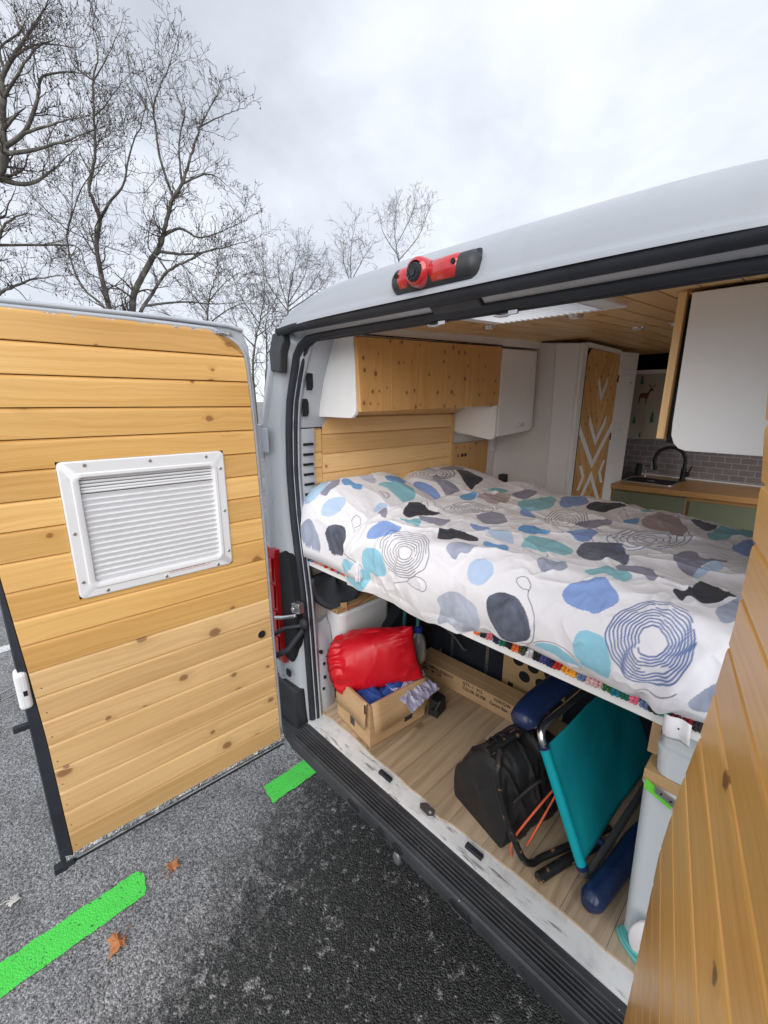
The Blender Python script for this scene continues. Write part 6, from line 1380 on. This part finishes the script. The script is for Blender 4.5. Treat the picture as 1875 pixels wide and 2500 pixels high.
TSPEC = dict(A=(.120, 14, 5.2, .0044, 5.6, 'bark', 'twig', 'bare plane tree forking in a wide V above the open left door', 60),
    B=(.095, 15, 5.0, .0046, 5.4, 'bark', 'twig', 'tall bare plane tree with a slender crooked trunk left of the V-shaped tree', 50),
    C=(.135, 11, 5.6, .0036, 6.2, 'bark', 'twig', 'nearest bare plane tree with thick dark limbs entering from the left edge', 70),
    D=(.100, 24, 4.4, .0060, 3.8, 'bark', 'twig', 'bushy bare tree with dark low branches just above the door top', 0),
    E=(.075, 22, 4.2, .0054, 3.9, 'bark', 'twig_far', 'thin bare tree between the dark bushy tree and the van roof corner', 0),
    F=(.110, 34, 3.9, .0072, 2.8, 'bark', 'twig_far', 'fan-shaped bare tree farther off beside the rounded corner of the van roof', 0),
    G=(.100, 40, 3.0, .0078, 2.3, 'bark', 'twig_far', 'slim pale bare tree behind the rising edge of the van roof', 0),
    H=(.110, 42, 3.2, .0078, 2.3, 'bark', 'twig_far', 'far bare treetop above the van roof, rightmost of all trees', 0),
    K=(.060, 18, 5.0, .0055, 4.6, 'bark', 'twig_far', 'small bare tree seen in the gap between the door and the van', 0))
for k, (r0_, D_, ntw, twr, dens, bm, tm_, lab, ns) in TSPEC.items():
    Ls = TREES[k]; T_o = thing('bare_tree', lab, 'tree', (Ls[0][0][0], Ls[0][0][1], 0), 'bare trees beyond the parking place')
    wd, tw = grow(Ls, r0_, D_, ord(k), ntw, twr, dens, sub=3)
    fasttubes(wd, 8, 'trunk', M[bm], T_o); fasttubes(tw, 3, 'crown', M[tm_], T_o)
    if D_ < 20:                                             # seed balls on thin stalks
        rg = np.random.default_rng(ord(k)+100); m = MB()
        for q in rg.choice(len(tw), min(len(tw), ns*6), replace=False):
            p = tw[q][0][-1]; r_ = rg.uniform(.011, .018)
            m.tube([tuple(p), (p[0], p[1], p[2]-.07)], .004, 3, False); m.ell((p[0], p[1], p[2]-.07-r_), (r_, r_, r_*1.25), 6, 4)
        if m.v: so = m.build('seed_balls', M['seed'], T_o, smooth=80); so['kind'] = 'stuff'

rg = np.random.default_rng(77); st = []
for k in range(2600):
    a = rg.uniform(math.radians(-75), math.radians(60)); D_ = rg.uniform(62, 80); x, y = -math.sin(a)*D_, math.cos(a)*D_
    if abs(x) < 3 and y < 0: continue
    h_ = rg.uniform(2.0, 6.5)*(.7+.3*math.sin(a*9)); b = rg.normal(0, .5, 2)
    st.append((np.array([(x, y, -.1), (x+b[0]*.3, y+b[1]*.3, h_*.5), (x+b[0], y+b[1], h_)]), np.array([.06, .045, .02])))
    for q in range(4):
        t = rg.uniform(.25, .9); p = np.array([x+b[0]*t*.8, y+b[1]*t*.8, h_*t]); e = rg.normal(0, .9, 2)
        st.append((np.array([p, p+np.array([e[0]*.5, e[1]*.5, .6]), p+np.array([e[0], e[1], 1.3])]), np.array([.035, .028, .014])))
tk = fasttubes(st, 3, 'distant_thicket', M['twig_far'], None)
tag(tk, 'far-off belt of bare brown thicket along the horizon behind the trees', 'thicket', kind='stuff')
# ---------------------------------------------------------------- daylight and camera
W_ = bpy.data.worlds.new('World'); SC.world = W_; W_.use_nodes = True; nt = W_.node_tree; nt.nodes.clear()
class WN(NT):
    def __init__(s): s.t = nt
w = WN(); out = w.n('ShaderNodeOutputWorld'); bg = w.n('ShaderNodeBackground'); w.l(bg.outputs[0], out.inputs[0])
SUN_EL, SUN_AZ = math.radians(33), math.radians(142)        # azimuth measured clockwise from +y
sky = w.n('ShaderNodeTexSky', sky_type='NISHITA'); sky.sun_disc = False; sky.sun_elevation = SUN_EL; sky.sun_rotation = SUN_AZ
d = w.n('ShaderNodeTexCoord').outputs['Generated']; x, y, z = w.sep(d); zc = w.math('MAXIMUM', w.math('ADD', z, .30), .12)
P = w.comb(w.math('DIVIDE', x, zc), w.math('DIVIDE', y, zc))
n1 = w.noise(P, .85, 7, .52, .4); n2 = w.noise(w.vm('ADD', P, (4.3, 1.7, .5)), 2.3, 6, .55, .3)
f = w.math('ADD', w.math('MULTIPLY', n1, .75), w.math('MULTIPLY', n2, .30))
k_ = 7.3
cl = w.ramp(f, (.36, (.95*k_, .98*k_, 1.02*k_)), (.50, (.735*k_, .775*k_, .845*k_)), (.64, (.50*k_, .535*k_, .60*k_)))
low = w.ramp(z, (-.02, 1), (.42, 0)); lowc = w.mix(w.math('MULTIPLY', low, .45), cl, (.86*k_, .90*k_, .97*k_))
col = w.mix(.94, sky.outputs[0], lowc); w.l(col, bg.inputs['Color']); bg.inputs['Strength'].default_value = .10
sd = bpy.data.lights.new('sun', 'SUN'); sd.energy = 1.5; sd.angle = math.radians(60); sd.color = (1, .97, .93)
so = bpy.data.objects.new('sun', sd); COL.objects.link(so)
v_ = Vector((math.sin(SUN_AZ)*math.cos(SUN_EL), math.cos(SUN_AZ)*math.cos(SUN_EL), math.sin(SUN_EL)))
so.rotation_euler = v_.to_track_quat('Z', 'Y').to_euler(); so.location = v_*20
CAMP = (0.7757, -1.0629, 2.1093); YAW, PITCH, ROLL, FPX = .7906, .2515, .0054, 1059.08
cd = bpy.data.cameras.new('camera'); cd.sensor_fit = 'VERTICAL'; cd.sensor_height = 24; cd.lens = FPX/2500*24; cd.clip_start = .02; cd.clip_end = 2000
co = bpy.data.objects.new('camera', cd); COL.objects.link(co); SC.camera = co
fw = Vector((-math.sin(YAW)*math.cos(PITCH), math.cos(YAW)*math.cos(PITCH), -math.sin(PITCH))); rt = Vector((math.cos(YAW), math.sin(YAW), 0)); up = rt.cross(fw)
r2 = rt*math.cos(ROLL)+up*math.sin(ROLL); u2 = -rt*math.sin(ROLL)+up*math.cos(ROLL)
co.matrix_world = Matrix(((r2.x, u2.x, -fw.x, CAMP[0]), (r2.y, u2.y, -fw.y, CAMP[1]), (r2.z, u2.z, -fw.z, CAMP[2]), (0, 0, 0, 1)))
SC.render.engine = 'CYCLES'; cy_ = SC.cycles
cy_.use_denoising = True
try: cy_.denoiser = 'OPENIMAGEDENOISE'
except Exception: pass
cy_.max_bounces = 9; cy_.diffuse_bounces = 6; cy_.glossy_bounces = 4; cy_.transmission_bounces = 4; cy_.sample_clamp_indirect = 6
vs = SC.view_settings; vs.view_transform = 'Standard'; vs.look = 'None'; vs.exposure = 0.82; vs.gamma = 1; vs.use_curve_mapping = False
